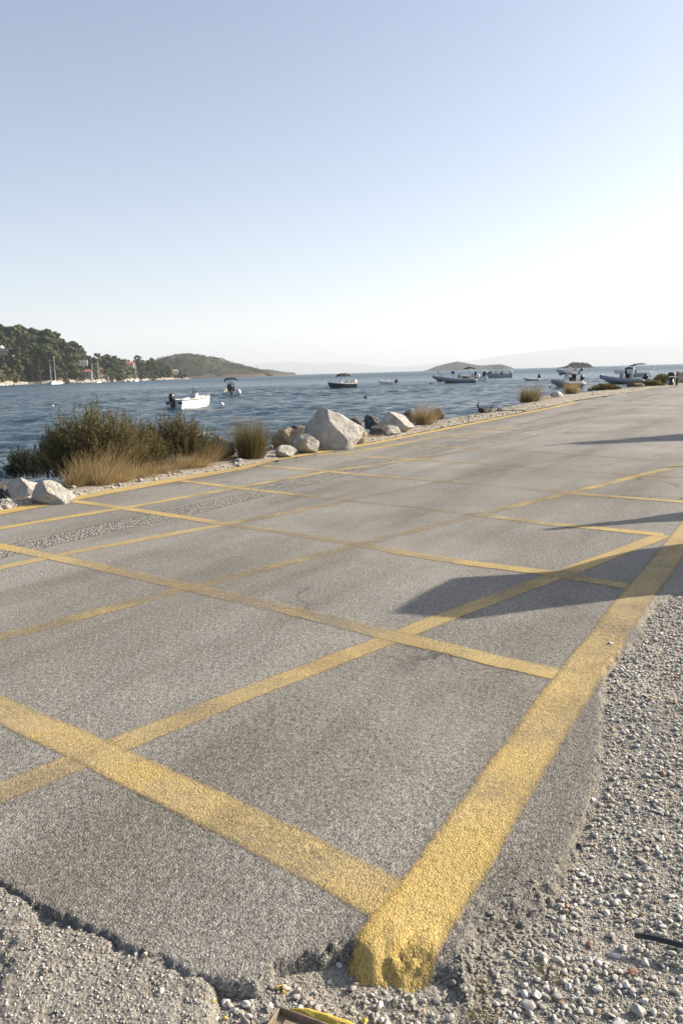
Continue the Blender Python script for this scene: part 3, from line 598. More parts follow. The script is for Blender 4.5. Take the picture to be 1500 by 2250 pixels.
for a in [(1340, 1416, 15, 'white_stone', 'single pale pebble lying on the yellow border line of the road', 1),
          (1153, 2155, 26, 'white_stone', 'rounded white pebble at the foot of the flat grey slab in the gravel', 2),
          (1295, 2047, 20, 'red_stone', 'dull red pebble in the gravel near the black pipe tip', 3),
          (1388, 2112, 28, 'red_stone', 'long reddish brown pebble lying below the black pipe', 4),
          (1376, 2137, 24, 'white_stone', 'smooth white egg-shaped pebble near the reddish brown one', 5),
          (1160, 2180, 42, 'grey_stone', 'broad flat grey slab of stone among small pebbles', 6, 0.45),
          (1176, 2155, 27, 'white_stone', 'chunky whitish stone leaning on the broad grey slab', 7, 0.8),
          (1405, 2200, 36, 'grey_stone', 'angular dark grey stone beside the long white one', 8, 0.7),
          (1360, 2228, 42, 'white_stone', 'long white stone lying aslant in the gravel', 9, 0.5),
          (1193, 2075, 22, 'white_stone', 'upright pale stone at the crumbled asphalt border', 10, 0.9),
          (1225, 2080, 24, 'white_stone', 'oval cream pebble next to the upright pale stone', 11, 0.6),
          (1350, 2068, 26, 'white_stone', 'long pale pebble in front of the black pipe end', 12, 0.5),
          (1168, 2228, 28, 'tan_stone', 'tan brown angular stone in the gravel by the grass tufts', 13, 0.7),
          (353, 2172, 15, 'white_stone', 'smooth white pebble lying on the rough old pavement', 14, 0.7),
          (300, 2088, 16, 'white_stone', 'pale chip wedged in the crack by a brown lump', 15, 0.8),
          (318, 2096, 17, 'tan_stone', 'brownish lump of stone resting in the pavement crack', 16, 0.7),
          (540, 2176, 24, 'white_stone', 'blocky white stone just below the asphalt lip', 17, 0.85),
          (590, 2182, 22, 'white_stone', 'upright white chip in the gravel below the asphalt lip', 18, 0.9),
          (624, 2140, 22, 'tan_stone', 'buff stone between yellow spattered chips and asphalt', 19, 0.8),
          (745, 2090, 18, 'white_stone', 'pale stone tucked against the yellow painted lip', 20, 0.7),
          (1302, 1748, 17, 'white_stone', 'bright pebble at the edge between asphalt and gravel', 21, 0.7)]: stone(*a)
for a in [(612, 2138, 16, 'small yellow painted chip next to the buff stone', 31), (622, 2147, 12, 'tiny yellow painted chip under the larger yellow one', 32), (800, 2206, 19, 'square bright yellow paint chip alone in the gravel', 33),
          (467, 2183, 11, 'round yellow spattered pebble at the end of the crack', 34), (492, 2202, 12, 'yellow painted pebble below the round spattered one', 35), (505, 2244, 20, 'yellow crusted stone beside the brown tray', 36)]:
    stone(a[0], a[1], a[2], 'yellow_stone', a[3], a[4], 0.75, name='painted_chip')
cnt = 0
for k in range(600):
    u = r.uniform(470, 1495); v = r.uniform(1950, 2245); x, y = g2(u, v); sd = poly_sd(ROADPOLY, np.array([x]), np.array([y]))[0]; od = poly_sd(opoly, np.array([x]), np.array([y]))[0]
    if sd > -0.03 or od > 0: continue
    mt_ = ['white_stone', 'grey_stone', 'white_stone', 'grey_stone', 'tan_stone'][k % 5]
    stone(u, v, r.uniform(13, 21), mt_, {'w': 'larger whitish stone', 'g': 'larger grey stone', 't': 'larger tan stone'}[mt_[0]]+' lying among the fine gravel beside the road edge', 200+k, r.uniform(0.5, 0.8), None, 'larger stones in the gravel'); cnt += 1
    if cnt >= 70: break

# ---- black pipe and paint-crusted tray
simple('black_plastic', (0.018, 0.018, 0.02), 0.38, 0, 0.2, 20)
a = gp(1394, 2055, -0.005); b = gp(1500, 2078, 0.0); c_ = b+(b-a)*1.6
pp = MB().tube([a, a*0.6+b*0.4+[0, 0, .004], b, c_], [0.0065, 0.0075, 0.008, 0.008], 12)
pm = pp.build('pipe', MAT['black_plastic'], None, True, label='thin black plastic pipe half sunk in the gravel', cat='pipe')
simple('rusty_tin', (0.20, 0.155, 0.105), 0.6, 0.0, 0.4, 25, 0.002); simple('yellow_crust', (0.50, 0.37, 0.07), 0.9, 0, 0.25, 40, 0.006)
o_ = gp(614, 2222, -0.03); tx = gp(700, 2254, -0.03)-o_; tx /= np.linalg.norm(tx); ang = math.atan2(tx[1], tx[0])
tr = thing('metal_tray', 'rusty brown metal tray with yellow paint crust along its rim', 'tray', (o_[0], o_[1], -0.036), ang)
L, Wd, Hh = 0.30, 0.17, 0.024
MB().box(0.004, L, -Wd, -0.004, 0, 0.006).build('base', MAT['rusty_tin'], tr)
for q in ((0, L, -0.006, 0.0, 0, Hh), (0, 0.006, -Wd, -0.0065, 0, Hh), (0.0065, L, -Wd-0.006, -Wd-0.0005, 0, Hh), (L+0.0005, L+0.006, -Wd, 0, 0, Hh)): MB().box(*q, ch=0.0015).build('rim', MAT['rusty_tin'], tr)
MB().box(0.028, L-0.02, -0.055, -0.022, 0.0065, 0.016, ch=0.003).build('rib', MAT['rusty_tin'], tr); MB().box(0.028, L-0.02, -0.13, -0.075, 0.0065, 0.014, ch=0.003).build('rib', MAT['rusty_tin'], tr)
V, Fs = ICO[4]; V = V*np.array([0.15, 0.014, 0.017])+np.array([0.175, 0.0135, 0.012]); V += 0.006*np.stack([fbm(V[:, 0]*60, V[:, 2]*60+V[:, 1]*40, k, 3) for k in (1, 2, 3)], -1)
link('paint_crust', mesh_np('paint_crust', V, Fs), MAT['yellow_crust'], tr)

# ================================================================== PLANTS
def blades(r, n, base_r, length, spread, width, bend, lean=(0, 0), seg=3, ring=0.0, ry=None):
    """grass blades in local coords"""
    a = r.random(n)*2*pi; q = np.sqrt(r.random(n))*base_r; bx = np.cos(a)*q; by = np.sin(a)*(q if ry is None else q*ry/base_r)
    L = length*r.uniform(0.35, 1.06, n); az = a+r.normal(0, 0.9, n); tilt = np.abs(r.normal(0, spread, n))*(0.45+0.55*q/base_r)
    dx = np.sin(tilt)*np.cos(az)+lean[0]; dy = np.sin(tilt)*np.sin(az)+lean[1]; dz = np.cos(tilt)
    wv = r.random(n)*2*pi; wx, wy = np.cos(wv), np.sin(wv); V = []
    for k in range(seg+1):
        t = k/seg; b = bend*t*t*L*r.uniform(0.3, 1, n) if k else 0
        cx_ = bx+dx*L*t+np.cos(az)*b; cy_ = by+dy*L*t+np.sin(az)*b; cz_ = dz*L*t-np.abs(b)*0.35; w = width*(1-0.85*t)
        V.append(np.stack([np.stack([cx_-wx*w/2, cy_-wy*w/2, cz_], -1), np.stack([cx_+wx*w/2, cy_+wy*w/2, cz_], -1)], 1))
    V = np.stack(V, 1).reshape(n, -1, 3); m = V.shape[1]; f = np.array([[2*k, 2*k+1, 2*k+3, 2*k+2] for k in range(seg)])
    return V.reshape(-1, 3), (f[None]+(np.arange(n)*m)[:, None, None]).reshape(-1, 4)
def leaves(r, P, D, length, width):
    n = len(P); D = D/np.linalg.norm(D, axis=1)[:, None]; W = np.cross(D, r.normal(size=(n, 3))); W /= np.linalg.norm(W, axis=1)[:, None]
    L = length*r.uniform(0.6, 1.2, n)[:, None]; w = width*r.uniform(0.7, 1.2, n)[:, None]; S = np.cross(D, W)*L*0.12*r.normal(size=(n, 1))
    V = np.stack([P, P+D*L*0.45+W*w/2+S, P+D*L, P+D*L*0.45-W*w/2+S], 1); return V.reshape(-1, 3), np.arange(n*4).reshape(n, 4)
def shrub(loc, w, d, h, nst, per, leaf, mat, label, seed, top=None):
    r = np.random.default_rng(seed); root = thing('shrub', label, 'shrub', loc); st = MB(); LP, LD = [], []
    for i in range(nst):
        a = r.random()*2*pi; q = math.sqrt(r.random()); bx, by = 0.42*w*q*cos(a)*0.8, 0.42*d*q*sin(a)*0.8
        ex = bx*1.15+r.normal(0, 0.13)*w; ey = by*1.15+r.normal(0, 0.13)*d
        prof = max(0.25, 1-0.55*abs(ex/(0.5*w))**2.2-0.25*abs(ey/(0.5*d))**2)
        hh = h*prof*(r.uniform(0.40, 0.92)**0.7 if i % 5 else r.uniform(0.9, 1.16))
        per_ = per if i % 5 else per*2//3
        b = Vector((bx, by, 0)); m = Vector((bx*0.6+ex*0.4+r.normal(0, .03), by*0.6+ey*0.4, hh*0.5)); e = Vector((ex, ey, hh))
        if i % 3 == 0: st.tube([b, m, e], [0.006, 0.004, 0.0015], 4, False)
        n = per_; t = r.uniform(0.18, 1.0, n); t = t**(0.8 if i % 5 else 0.6)
        p = np.array([(b*(1-x)*(1-x)+m*2*x*(1-x)+e*x*x)[:] for x in t]); dr = np.array((e-m)[:]); dr /= np.linalg.norm(dr)
        p += r.normal(0, 0.028 if i % 5 else 0.014, (n, 3))*(1.2-t[:, None]*0.7); LP.append(p); LD.append(dr*0.8+r.normal(0, 0.45, (n, 3))+[0, 0, 0.25])
    st.build('stems', MAT['twig'], root)
    V, Fs = leaves(r, np.concatenate(LP), np.concatenate(LD), leaf, leaf*0.24); V[:, 2] = np.maximum(V[:, 2], -0.35)
    link('foliage', mesh_np('foliage', V, Fs, False), MAT[mat], root); return root
def vz(x, y): return 0.02
def px_m(depth): return depth/F_PX
b1 = gp(205, 1050); b2 = gp(385, 1020); b3 = gp(62, 1050, -0.25); b4 = gp(135, 1048, -0.05); b5 = gp(300, 1036)
shrub((b1[0]+0.05, b1[1], 0), 1.75, 1.0, 1.13, 480, 52, 0.054, 'shrub_leaf', 'tall bushy olive green shrub behind the dry grass at the road edge', 1)
shrub((b2[0], b2[1], 0), 1.75, 0.9, 0.86, 400, 50, 0.052, 'shrub_leaf', 'lower green shrub joined to the tall one beside the rush clump', 2)
shrub((b5[0], b5[1], 0), 1.2, 0.8, 0.86, 240, 50, 0.052, 'shrub_leaf', 'middle green shrub filling the gap between tall and lower shrubs', 5)
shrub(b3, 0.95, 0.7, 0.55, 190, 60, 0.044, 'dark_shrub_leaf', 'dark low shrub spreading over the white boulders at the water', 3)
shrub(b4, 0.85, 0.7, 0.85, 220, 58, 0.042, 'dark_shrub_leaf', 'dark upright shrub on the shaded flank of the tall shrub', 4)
def tuft(u, v, z, name, label, cat, mat, n, br, L, spread, width, bend, seed, lean=(0, 0), group=None, ry=None, extra=None):
    p = gp(u, v, z); root = thing(name, label, cat, p, 0, group); r = np.random.default_rng(seed)
    V, Fs = blades(r, n, br, L, spread, width, bend, lean, 3, ry=ry); link('blades', mesh_np('blades', V, Fs, False), MAT[mat], root)
    if extra:
        V, Fs = blades(r, extra[1], br*1.05, L*extra[2], spread*1.3, width, bend, lean, 3, ry=ry); link('dry_blades', mesh_np('dry_blades', V, Fs, False), MAT[extra[0]], root)
    return root
gl = 'dry straw coloured grass clump growing in front of the green shrubs'; gg = 'dry grass clumps along the shrubs'
for i, (u, v, n, L, br, sp) in enumerate([(160, 1074, 420, 0.42, 0.13, .5), (185, 1066, 520, 0.66, 0.15, .4), (222, 1068, 420, 0.50, 0.16, .55), (238, 1056, 420, 0.72, 0.12, .35), (268, 1060, 380, 0.34, 0.17, .7), (300, 1052, 380, 0.40, 0.15, .5), (318, 1051, 300, 0.22, 0.18, .8), (345, 1044, 300, 0.34, 0.13, .6), (372, 1041, 300, 0.20, 0.18, .8), (400, 1034, 380, 0.40, 0.14, .5), (432, 1031, 420, 0.34, 0.17, .6), (455, 1020, 480, 0.52, 0.13, .45), (480, 1012, 420, 0.50, 0.15, .5)]):
    tuft(u, v, 0.0, 'dry_grass_clump', gl, 'grass clump', 'dry_grass', n, br, L*0.9, sp*1.1, 0.0065, 0.35, 40+i, (0.34, 0.0), gg, None, ('straw_tuft', n//3, 0.6))
tuft(552, 1010, 0.0, 'rush_clump', 'dense round clump of dark rushes left of the pale boulders', 'rush clump', 'rush', 2600, 0.17, 0.80, 0.50, 0.0055, 0.12, 60, (0, 0), None, None, ('dry_grass', 700, 0.35))
tuft(930, 936, 0.0, 'straw_clump', 'brown wind-bent grass clump beside the low grey boulder', 'grass clump', 'straw_tuft', 1100, 0.16, 0.62, 0.75, 0.008, 0.30, 61, (0.12, 0), None, None, ('dry_grass', 500, 1.25))
tuft(1160, 884, 0.0, 'reed_clump', 'grey green reed clump at the shore bend beyond the driftwood', 'grass clump', 'rush', 800, 0.35, 0.85, 0.7, 0.012, 0.2, 62, (0.2, 0), None, None, ('dry_grass', 300, 1.15))
tuft(1255, 866, 0.0, 'dry_bush', 'dry tan bush in front of the grey inflatable boat', 'bush', 'dry_grass', 480, 0.28, 0.85, 0.6, 0.012, 0.1, 63, (0, 0), None, None, ('straw_tuft', 500, 0.8))
for i, (u, v, L) in enumerate([(40, 1108, .10), (90, 1096, .12), (700, 990, .10), (820, 962, .12), (880, 948, .14), (1010, 925, .12), (1075, 906, .12), (1220, 876, .16), (1200, 878, .18)]):
    tuft(u, v, 0.0, 'dry_grass_sprig', 'small dry grass sprig on the bare verge between rocks and line', 'grass clump', 'dry_grass', 160, 0.16+0.01*i, L, 0.7, 0.008, 0.4, 70+i, (0, 0), 'dry sprigs on the verge')
def mat_plant(u, v, z, w, d, h, label, seed, cols='succulent', n=2600):
    p = gp(u, v, z); r = np.random.default_rng(seed); root = thing('ground_cover_plant', label, 'plant', p)
    x = r.uniform(-1, 1, n); y = r.uniform(-1, 1, n); k = (x*x+y*y) < 1; x, y = x[k]*w/2, y[k]*d/2
    zz = h*(1-(2*x/w)**2)*(0.4+0.9*(fbm(x*2.2, y*2.2, seed % 7, 3)+0.5))*r.random(len(x)); P = np.stack([x, y, zz], -1)
    V, Fs = leaves(r, P, r.normal(0, 0.6, (len(P), 3))+[0, 0, 0.8], 0.16, 0.07); link('foliage', mesh_np('foliage', V, Fs, False), MAT[cols], root); return root
mat_plant(1327, 857, 0.0, 2.0, 1.2, 0.34, 'low yellow green ground cover plant at the water edge', 81)
mat_plant(1418, 849, 0.0, 2.6, 1.4, 0.40, 'straggly olive plant sprawling over the shore rocks', 82)
mat_plant(1458, 843, 0.0, 2.2, 1.4, 0.62, 'bright green plant beside the dark mooring post', 83)
for i, (u, v, n, L, lab) in enumerate([(1058, 2206, 130, .03, 'small half-dry grass tuft at the lowest gravel by the lumps'), (1068, 2140, 80, .026, 'yellowish grass tuft growing in the crumbled asphalt'), (893, 2184, 60, .026, 'tiny green grass tuft below the yellow painted lip'), (1118, 1917, 50, .025, 'tiny grass sprout in the asphalt shoulder beside the yellow line'), (1205, 2112, 90, .03, 'sparse dry sprout between gravel stones and asphalt lumps'), (1085, 1945, 30, .02, 'thin dry sprout by the yellow line shoulder')]):
    x, y = g2(u, v); z = float(surf_z(np.array([x]), np.array([y]))[0][0])
    root = thing('grass_tuft', lab, 'grass tuft', (x, y, z)); V, Fs = blades(np.random.default_rng(90+i), n, 0.032, L, 0.95, 0.0020, 0.5); link('blades', mesh_np('blades', V, Fs, False), MAT['green_grass'], root)

# ================================================================== ROCKS
def rock(u, v, wpx, hpx, dr, mat, label, seed, z=0.0, planes=(), sink=0.22, nfac=13, rotz=0.0):
    p = gp(u, v, z); r = np.random.default_rng(seed); V, Fs = ICO[4]; V = V.copy(); n3 = r.normal(size=(nfac, 3))
    for d in list(n3)+[np.array(q[:3], float) for q in planes]:
        d = d/np.linalg.norm(d); h = r.uniform(0.55, 0.82); k = V@d; V -= np.outer(np.maximum(k-h, 0), d)
    for q in planes:
        d = np.array(q[:3], float); d /= np.linalg.norm(d); k = V@d; V -= np.outer(np.maximum(k-q[3], 0), d)
    off = seed*3.7
    dn = np.array([mnoise.fractal(Vector(((x*2.6+off), y*2.6, z_*2.6)), 0.9, 2.1, 4) for x, y, z_ in V]); dn2 = np.array([mnoise.fractal(Vector((x*9+off, y*9, z_*4)), 0.8, 2.1, 3) for x, y, z_ in V]); V *= (1+0.06*dn+0.022*dn2)[:, None]
    V -= (V.max(0)+V.min(0))/2; sz = V.max(0)-V.min(0); m = p[1]/F_PX*1.02; w = wpx*m; h = hpx*m
    V = V/sz*np.array([w, w*dr, h*(1+sink)]); V[:, 2] += h*(1+sink)/2-h*sink
    return link('rock', mesh_np('rock', V, Fs, False), MAT[mat], None, label, 'rock', None, None, (p[0], p[1]+w*dr*0.35, p[2]), rotz)
rock(734, 988, 134, 90, 0.75, 'limestone', 'largest cream limestone boulder standing above the road edge', 1, 0, ((0.55, -0.62, 0.55, 0.50), (-0.75, -0.5, 0.35, 0.52), (0.7, 0.1, 0.75, 0.62)), rotz=0.0)
rock(722, 988, 60, 42, 0.7, 'limestone', 'small pointed pale rock leaning on the largest boulder', 2, 0.0, ((0.7, -0.5, 0.4, 0.45), (-0.6, -0.6, 0.2, 0.5)))
rock(672, 997, 58, 42, 0.8, 'limestone', 'rounded cream rock between the brown boulder and pointed rock', 3)
rock(632, 992, 70, 52, 0.9, 'limestone_brown', 'brown weathered boulder next to the rush clump', 4)
rock(628, 1005, 46, 26, 0.8, 'limestone', 'low white stone at the foot of the brown boulder', 5, 0, ((0.3, -0.7, 0.6, 0.4),))
rock(788, 976, 40, 40, 0.9, 'limestone_brown', 'buff rock at the sunny foot of the largest boulder', 6)
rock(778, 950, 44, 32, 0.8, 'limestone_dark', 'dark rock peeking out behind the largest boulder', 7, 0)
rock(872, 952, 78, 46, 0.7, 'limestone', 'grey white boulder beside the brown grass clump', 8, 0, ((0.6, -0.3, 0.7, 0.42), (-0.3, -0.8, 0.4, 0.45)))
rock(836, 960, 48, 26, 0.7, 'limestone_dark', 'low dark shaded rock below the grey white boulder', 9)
rock(858, 958, 44, 22, 0.7, 'limestone', 'low pale rock between the dark rock and the grey boulder', 19)
rock(112, 1108, 98, 50, 0.7, 'limestone', 'bright white boulder touching the road beside dry grass', 10, 0, ((0.5, -0.4, 0.75, 0.42), (-0.6, -0.6, 0.3, 0.5)))
rock(48, 1106, 84, 54, 0.8, 'limestone', 'grey white boulder half hidden behind the bright white one', 11, -0.05, ((-0.5, -0.6, 0.5, 0.45),))
rock(12, 1120, 44, 24, 0.8, 'limestone', 'low rock at the water side of the road corner', 12, -0.08)
rock(-60, 1128, 90, 40, 0.8, 'limestone', 'broad pale boulder on the bank away from the shrubs', 17, -0.1)
rock(30, 1092, 50, 30, 0.8, 'limestone_dark', 'dark rock below the low shrub', 13, -0.3)  # whole rock in the darker limestone colour
rock(485, 1012, 58, 52, 0.8, 'limestone_brown', 'tan boulder draped with dry grass left of the rushes', 14, 0.0)
rock(525, 1020, 40, 12, 0.8, 'limestone', 'flat pale stone at the foot of the rush clump', 15)
rock(1225, 874, 30, 14, 0.8, 'limestone', 'pale low rock beside the dry tan bush', 16)
for i, (u, v, w, h) in enumerate([(1405, 851, 20, 9), (1432, 847, 18, 9), (1445, 846, 16, 10), (1475, 846, 20, 9), (1498, 842, 24, 12)]):
    rock(u, v, w, h, 0.9, ['limestone_brown', 'limestone'][i % 2], 'small shore rock among the plants near the mooring post', 30+i)['group'] = 'small rocks near the mooring post'
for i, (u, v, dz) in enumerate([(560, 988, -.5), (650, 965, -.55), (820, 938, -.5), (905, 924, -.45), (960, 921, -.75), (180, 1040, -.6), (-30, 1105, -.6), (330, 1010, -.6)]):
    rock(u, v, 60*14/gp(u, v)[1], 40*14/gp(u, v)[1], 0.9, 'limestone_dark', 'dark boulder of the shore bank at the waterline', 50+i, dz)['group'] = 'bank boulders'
# driftwood beam and broken kerb at the shore bend
simple('dark_wood', (0.045, 0.038, 0.03), 0.9, 0, 0.4, 6, 0.01)
a = gp(1056, 907, 0.05); b = gp(1105, 903, 0.04); c_ = gp(1152, 902, 0.02)
dw = MB().tube([a+(b-a)*q+np.array([0, 0, .05*sin(q*9)+.03*cos(q*23)]) for q in np.linspace(0, 1, 14)]+[c_], [0.14, 0.17, 0.12, 0.10, 0.13, 0.08, 0.09, 0.06, 0.08, 0.05, 0.06, 0.05, 0.04, 0.035, 0.02], 8)
dw.tube([a+[0, 0, .05], a+[-.1, .1, .25], a+[-.05, .1, .4]], [0.05, 0.03, 0.01], 6); dw.tube([a*.6+b*.4+[0, 0, .05], a*.5+b*.5+[.1, .1, .28]], [0.04, 0.012], 6)
dw.build('driftwood', MAT['dark_wood'], None, False, label='dark driftwood log lying along the far verge', cat='driftwood')
# ================================================================== BOATS
def paint(name, col, rough=0.35): return simple(name, col, rough, 0, 0.08, 3)
paint('gelcoat_white', (0.72, 0.72, 0.70)); paint('gelcoat_grey', (0.30, 0.32, 0.35)); paint('tube_grey', (0.22, 0.24, 0.275), 0.55); paint('tube_pale', (0.50, 0.52, 0.53), 0.55); paint('tube_black', (0.02, 0.022, 0.026), 0.5)
paint('black_trim', (0.015, 0.015, 0.017), 0.4); paint('motor_black', (0.02, 0.021, 0.024), 0.25); paint('motor_white', (0.68, 0.69, 0.69), 0.3); paint('navy_cloth', (0.025, 0.035, 0.075), 0.85); paint('black_cloth', (0.018, 0.018, 0.02), 0.85)
paint('grey_cloth', (0.16, 0.16, 0.165), 0.85); paint('cream_vinyl', (0.62, 0.58, 0.50), 0.6); paint('tan_vinyl', (0.36, 0.22, 0.12), 0.6); paint('steel_tube', (0.55, 0.56, 0.57), 0.3); paint('deck_pale', (0.50, 0.51, 0.51), 0.7); paint('stripe_grey', (0.20, 0.23, 0.28), 0.4)
paint('hull_dark', (0.03, 0.032, 0.036), 0.35); paint('hull_blue', (0.25, 0.29, 0.32), 0.4); paint('buoy_orange', (0.55, 0.14, 0.04), 0.5); paint('mast_white', (0.66, 0.66, 0.64), 0.4); paint('sail_white', (0.72, 0.71, 0.68), 0.8); paint('yellow_vinyl', (0.60, 0.50, 0.10), 0.6)
gm, nt, p, o = NT('screen_glass'); setp(p, N(nt), (0.10, 0.115, 0.125), 0.08); p.inputs['Alpha'].default_value = 0.45; MAT['screen_glass'] = gm
def hull_secs(L, B, fb, bow_up, draft=0.25, n=13, flare=0.82):
    secs = []
    for i in range(n):
        t = i/(n-1); x = -L/2+L*t
        b = B/2*(1-max(0, (t-0.42)/0.58)**2.3)*(0.93+0.07*min(1, t/0.3)); b = max(b, 0.015)
        zs = fb+bow_up*max(0, (t-0.25)/0.75)**1.8; zk = -draft+(zs+draft)*0.80*max(0, (t-0.72)/0.28)**2.2; zc = -0.05+0.42*zs*max(0, (t-0.4)/0.6)**1.6
        zc = max(zc, zk+0.02); xs_ = x
        secs.append((xs_, b, zs, zc, zk))
    return secs
def make_hull(root, L, B, fb, bow_up, mat, deck='deck_pale', rail='black_trim', wall=0.09, depth=None, foredeck=0.0):
    S = hull_secs(L, B, fb, bow_up); m = MB(); fl = fb-(depth or fb*0.75)
    out = [[(x, -b, zs), (x, -b*0.97, zs*0.6+zc*0.4), (x, -b*0.84, zc), (x, 0, zk), (x, b*0.84, zc), (x, b*0.97, zs*0.6+zc*0.4), (x, b, zs)] for x, b, zs, zc, zk in S]
    m.loft(out); m.add(out[0], [tuple(range(6, -1, -1))]); h = m.build('hull', MAT[mat], root, False)
    m = MB(); inn = []
    for x, b, zs, zc, zk in S[:-1]:
        bi = max(0.012, b-wall); xi = min(x+(0.06 if x < -L/2+0.01 else 0), L/2-0.1)
        inn.append([(xi, -b, zs), (xi, -b+0.004, zs+0.025), (xi, -bi, zs+0.025), (xi, -bi*0.96, fl), (xi, bi*0.96, fl), (xi, bi, zs+0.025), (xi, b-0.004, zs+0.025), (xi, b, zs)])
    m.loft(inn); i0 = inn[0]; m.add([i0[2], i0[3], i0[4], i0[5], (i0[2][0]-0.06, *i0[2][1:]), (i0[5][0]-0.06, *i0[5][1:])], [(0, 1, 2, 3), (4, 0, 3, 5)])
    m.build('deck', MAT[deck], root)
    if foredeck:
        m = MB(); k = [s for s in S if s[0] > L/2-L*foredeck]
        m.loft([[(x, -b*0.97, zs+0.03), (x, 0, zs+0.07), (x, b*0.97, zs+0.03)] for x, b, zs, zc, zk in k]); m.build('foredeck', MAT[mat], root)
    m = MB()
    for sg in (-1, 1): m.tube([(x, sg*(b+0.012), zs-0.03) for x, b, zs, zc, zk in S], 0.028, 6)
    m.build('rub_rail', MAT[rail], root, True); return S, fl
def outboard(root, x, y, z, s, col='motor_black', tilt=0.0, turn=0.0):
    """outboard motor: mount, cowling, leg, propeller"""
    M = Matrix.Translation((x, y, z)) @ Matrix.Rotation(turn, 4, 'Z') @ Matrix.Rotation(tilt, 4, 'Y') @ Matrix.Scale(s, 4)
    def T(V): return [M @ Vector(q) for q in V]
    secs = []
    for zz, a0, a1, w in ((0.08, -0.36, 0.02, 0.13), (0.16, -0.44, 0.05, 0.17), (0.32, -0.47, 0.06, 0.19), (0.48, -0.44, 0.05, 0.18), (0.58, -0.36, 0.0, 0.14), (0.61, -0.28, -0.06, 0.09)):
        secs.append(T([(a0+0.05, -w*0.7, zz), (a0, 0, zz), (a0+0.05, w*0.7, zz), (-0.15, w, zz), (a1, w*0.75, zz), (a1+0.03, 0, zz), (a1, -w*0.75, zz), (-0.15, -w, zz)]))
    mo = link('outboard_motor', None, None, root)
    m = MB().loft(secs, True, True, True); m.build('cowling', MAT[col], mo, True)
    m = MB().loft([T([(-0.30, -w, zz), (-0.14, -w*1.1, zz), (0.0, -w*0.6, zz), (0.0, w*0.6, zz), (-0.14, w*1.1, zz), (-0.30, w, zz)]) for zz, w in ((0.10, 0.09), (-0.15, 0.065), (-0.45, 0.05), (-0.62, 0.055), (-0.72, 0.03))], True, True, True)
    m.loft([T([(-0.42, -0.1, zz), (0.02, -0.06, zz), (0.02, 0.06, zz), (-0.42, 0.1, zz)]) for zz in (-0.42, -0.44)], True, True, True); m.build('leg', MAT['motor_black'], mo, True)
    m = MB().box(-0.02, 0.10, -0.10, 0.10, -0.25, 0.10); m.v = [tuple(q) for q in T(m.v)]; m.build('bracket', MAT['motor_black'], mo)
    m = MB(); m.add(T([(-0.40, 0, -0.62), (-0.42, 0.13, -0.60), (-0.38, 0.12, -0.66), (-0.42, -0.06, -0.50), (-0.38, -0.11, -0.53), (-0.42, -0.06, -0.74), (-0.38, -0.11, -0.71)]), [(0, 1, 2), (0, 3, 4), (0, 5, 6)]); m.build('propeller', MAT['steel_tube'], mo)
    return mo
def console(root, x, y, z0, w, h, col='gelcoat_white', screen=True, wheel=True, cover=None):
    c = MB().loft([[(x-0.22, y-w/2, z0), (x+0.28, y-w/2, z0), (x+0.28, y+w/2, z0), (x-0.22, y+w/2, z0)], [(x-0.20, y-w/2, z0+h*0.7), (x+0.24, y-w/2*0.95, z0+h*0.7), (x+0.24, y+w/2*0.95, z0+h*0.7), (x-0.20, y+w/2, z0+h*0.7)],
                   [(x-0.02, y-w/2*0.9, z0+h), (x+0.16, y-w/2*0.85, z0+h), (x+0.16, y+w/2*0.85, z0+h), (x-0.02, y+w/2*0.9, z0+h)]], True, True, True).build('console', MAT[cover or col], root)
    if screen:
        MB().loft([[(x+0.18, y-w/2*0.85, z0+h*0.95), (x+0.20, y, z0+h*0.97), (x+0.18, y+w/2*0.85, z0+h*0.95)], [(x-0.02, y-w/2*0.75, z0+h+0.32), (x+0.02, y, z0+h+0.36), (x-0.02, y+w/2*0.75, z0+h+0.32)]]).build('windscreen', MAT['screen_glass'], c, True)
    if wheel:
        m = MB(); cc = Vector((x-0.24, y, z0+h*0.80)); ax = Vector((-0.85, 0, 0.5)).normalized(); a = Vector((0, 1, 0)); b = ax.cross(a)
        m.tube([cc+a*(0.19*cos(q))+b*(0.19*sin(q)) for q in [2*pi*k/14 for k in range(15)]], 0.02, 5, False)
        for q in (0.5, 2.6, 4.7): m.tube([cc, cc+a*(0.19*cos(q))+b*(0.19*sin(q))], 0.016, 4)
        m.tube([cc, cc-ax*0.15], 0.025, 5); m.build('steering_wheel', MAT['black_trim'], c, True)
    return c
def seat(root, x, y, z0, lx, ly, h, mat='cream_vinyl', back=True):
    m = MB().box(x-lx/2, x+lx/2, y-ly/2, y+ly/2, z0, z0+h, ch=0.03)
    s = m.build('seat', MAT[mat], root)
    if back: MB().box(x-lx/2-0.07, x-lx/2-0.005, y-ly/2, y+ly/2, z0+h*0.5, z0+h+0.38, ch=0.025).build('backrest', MAT[mat], s)
    return s
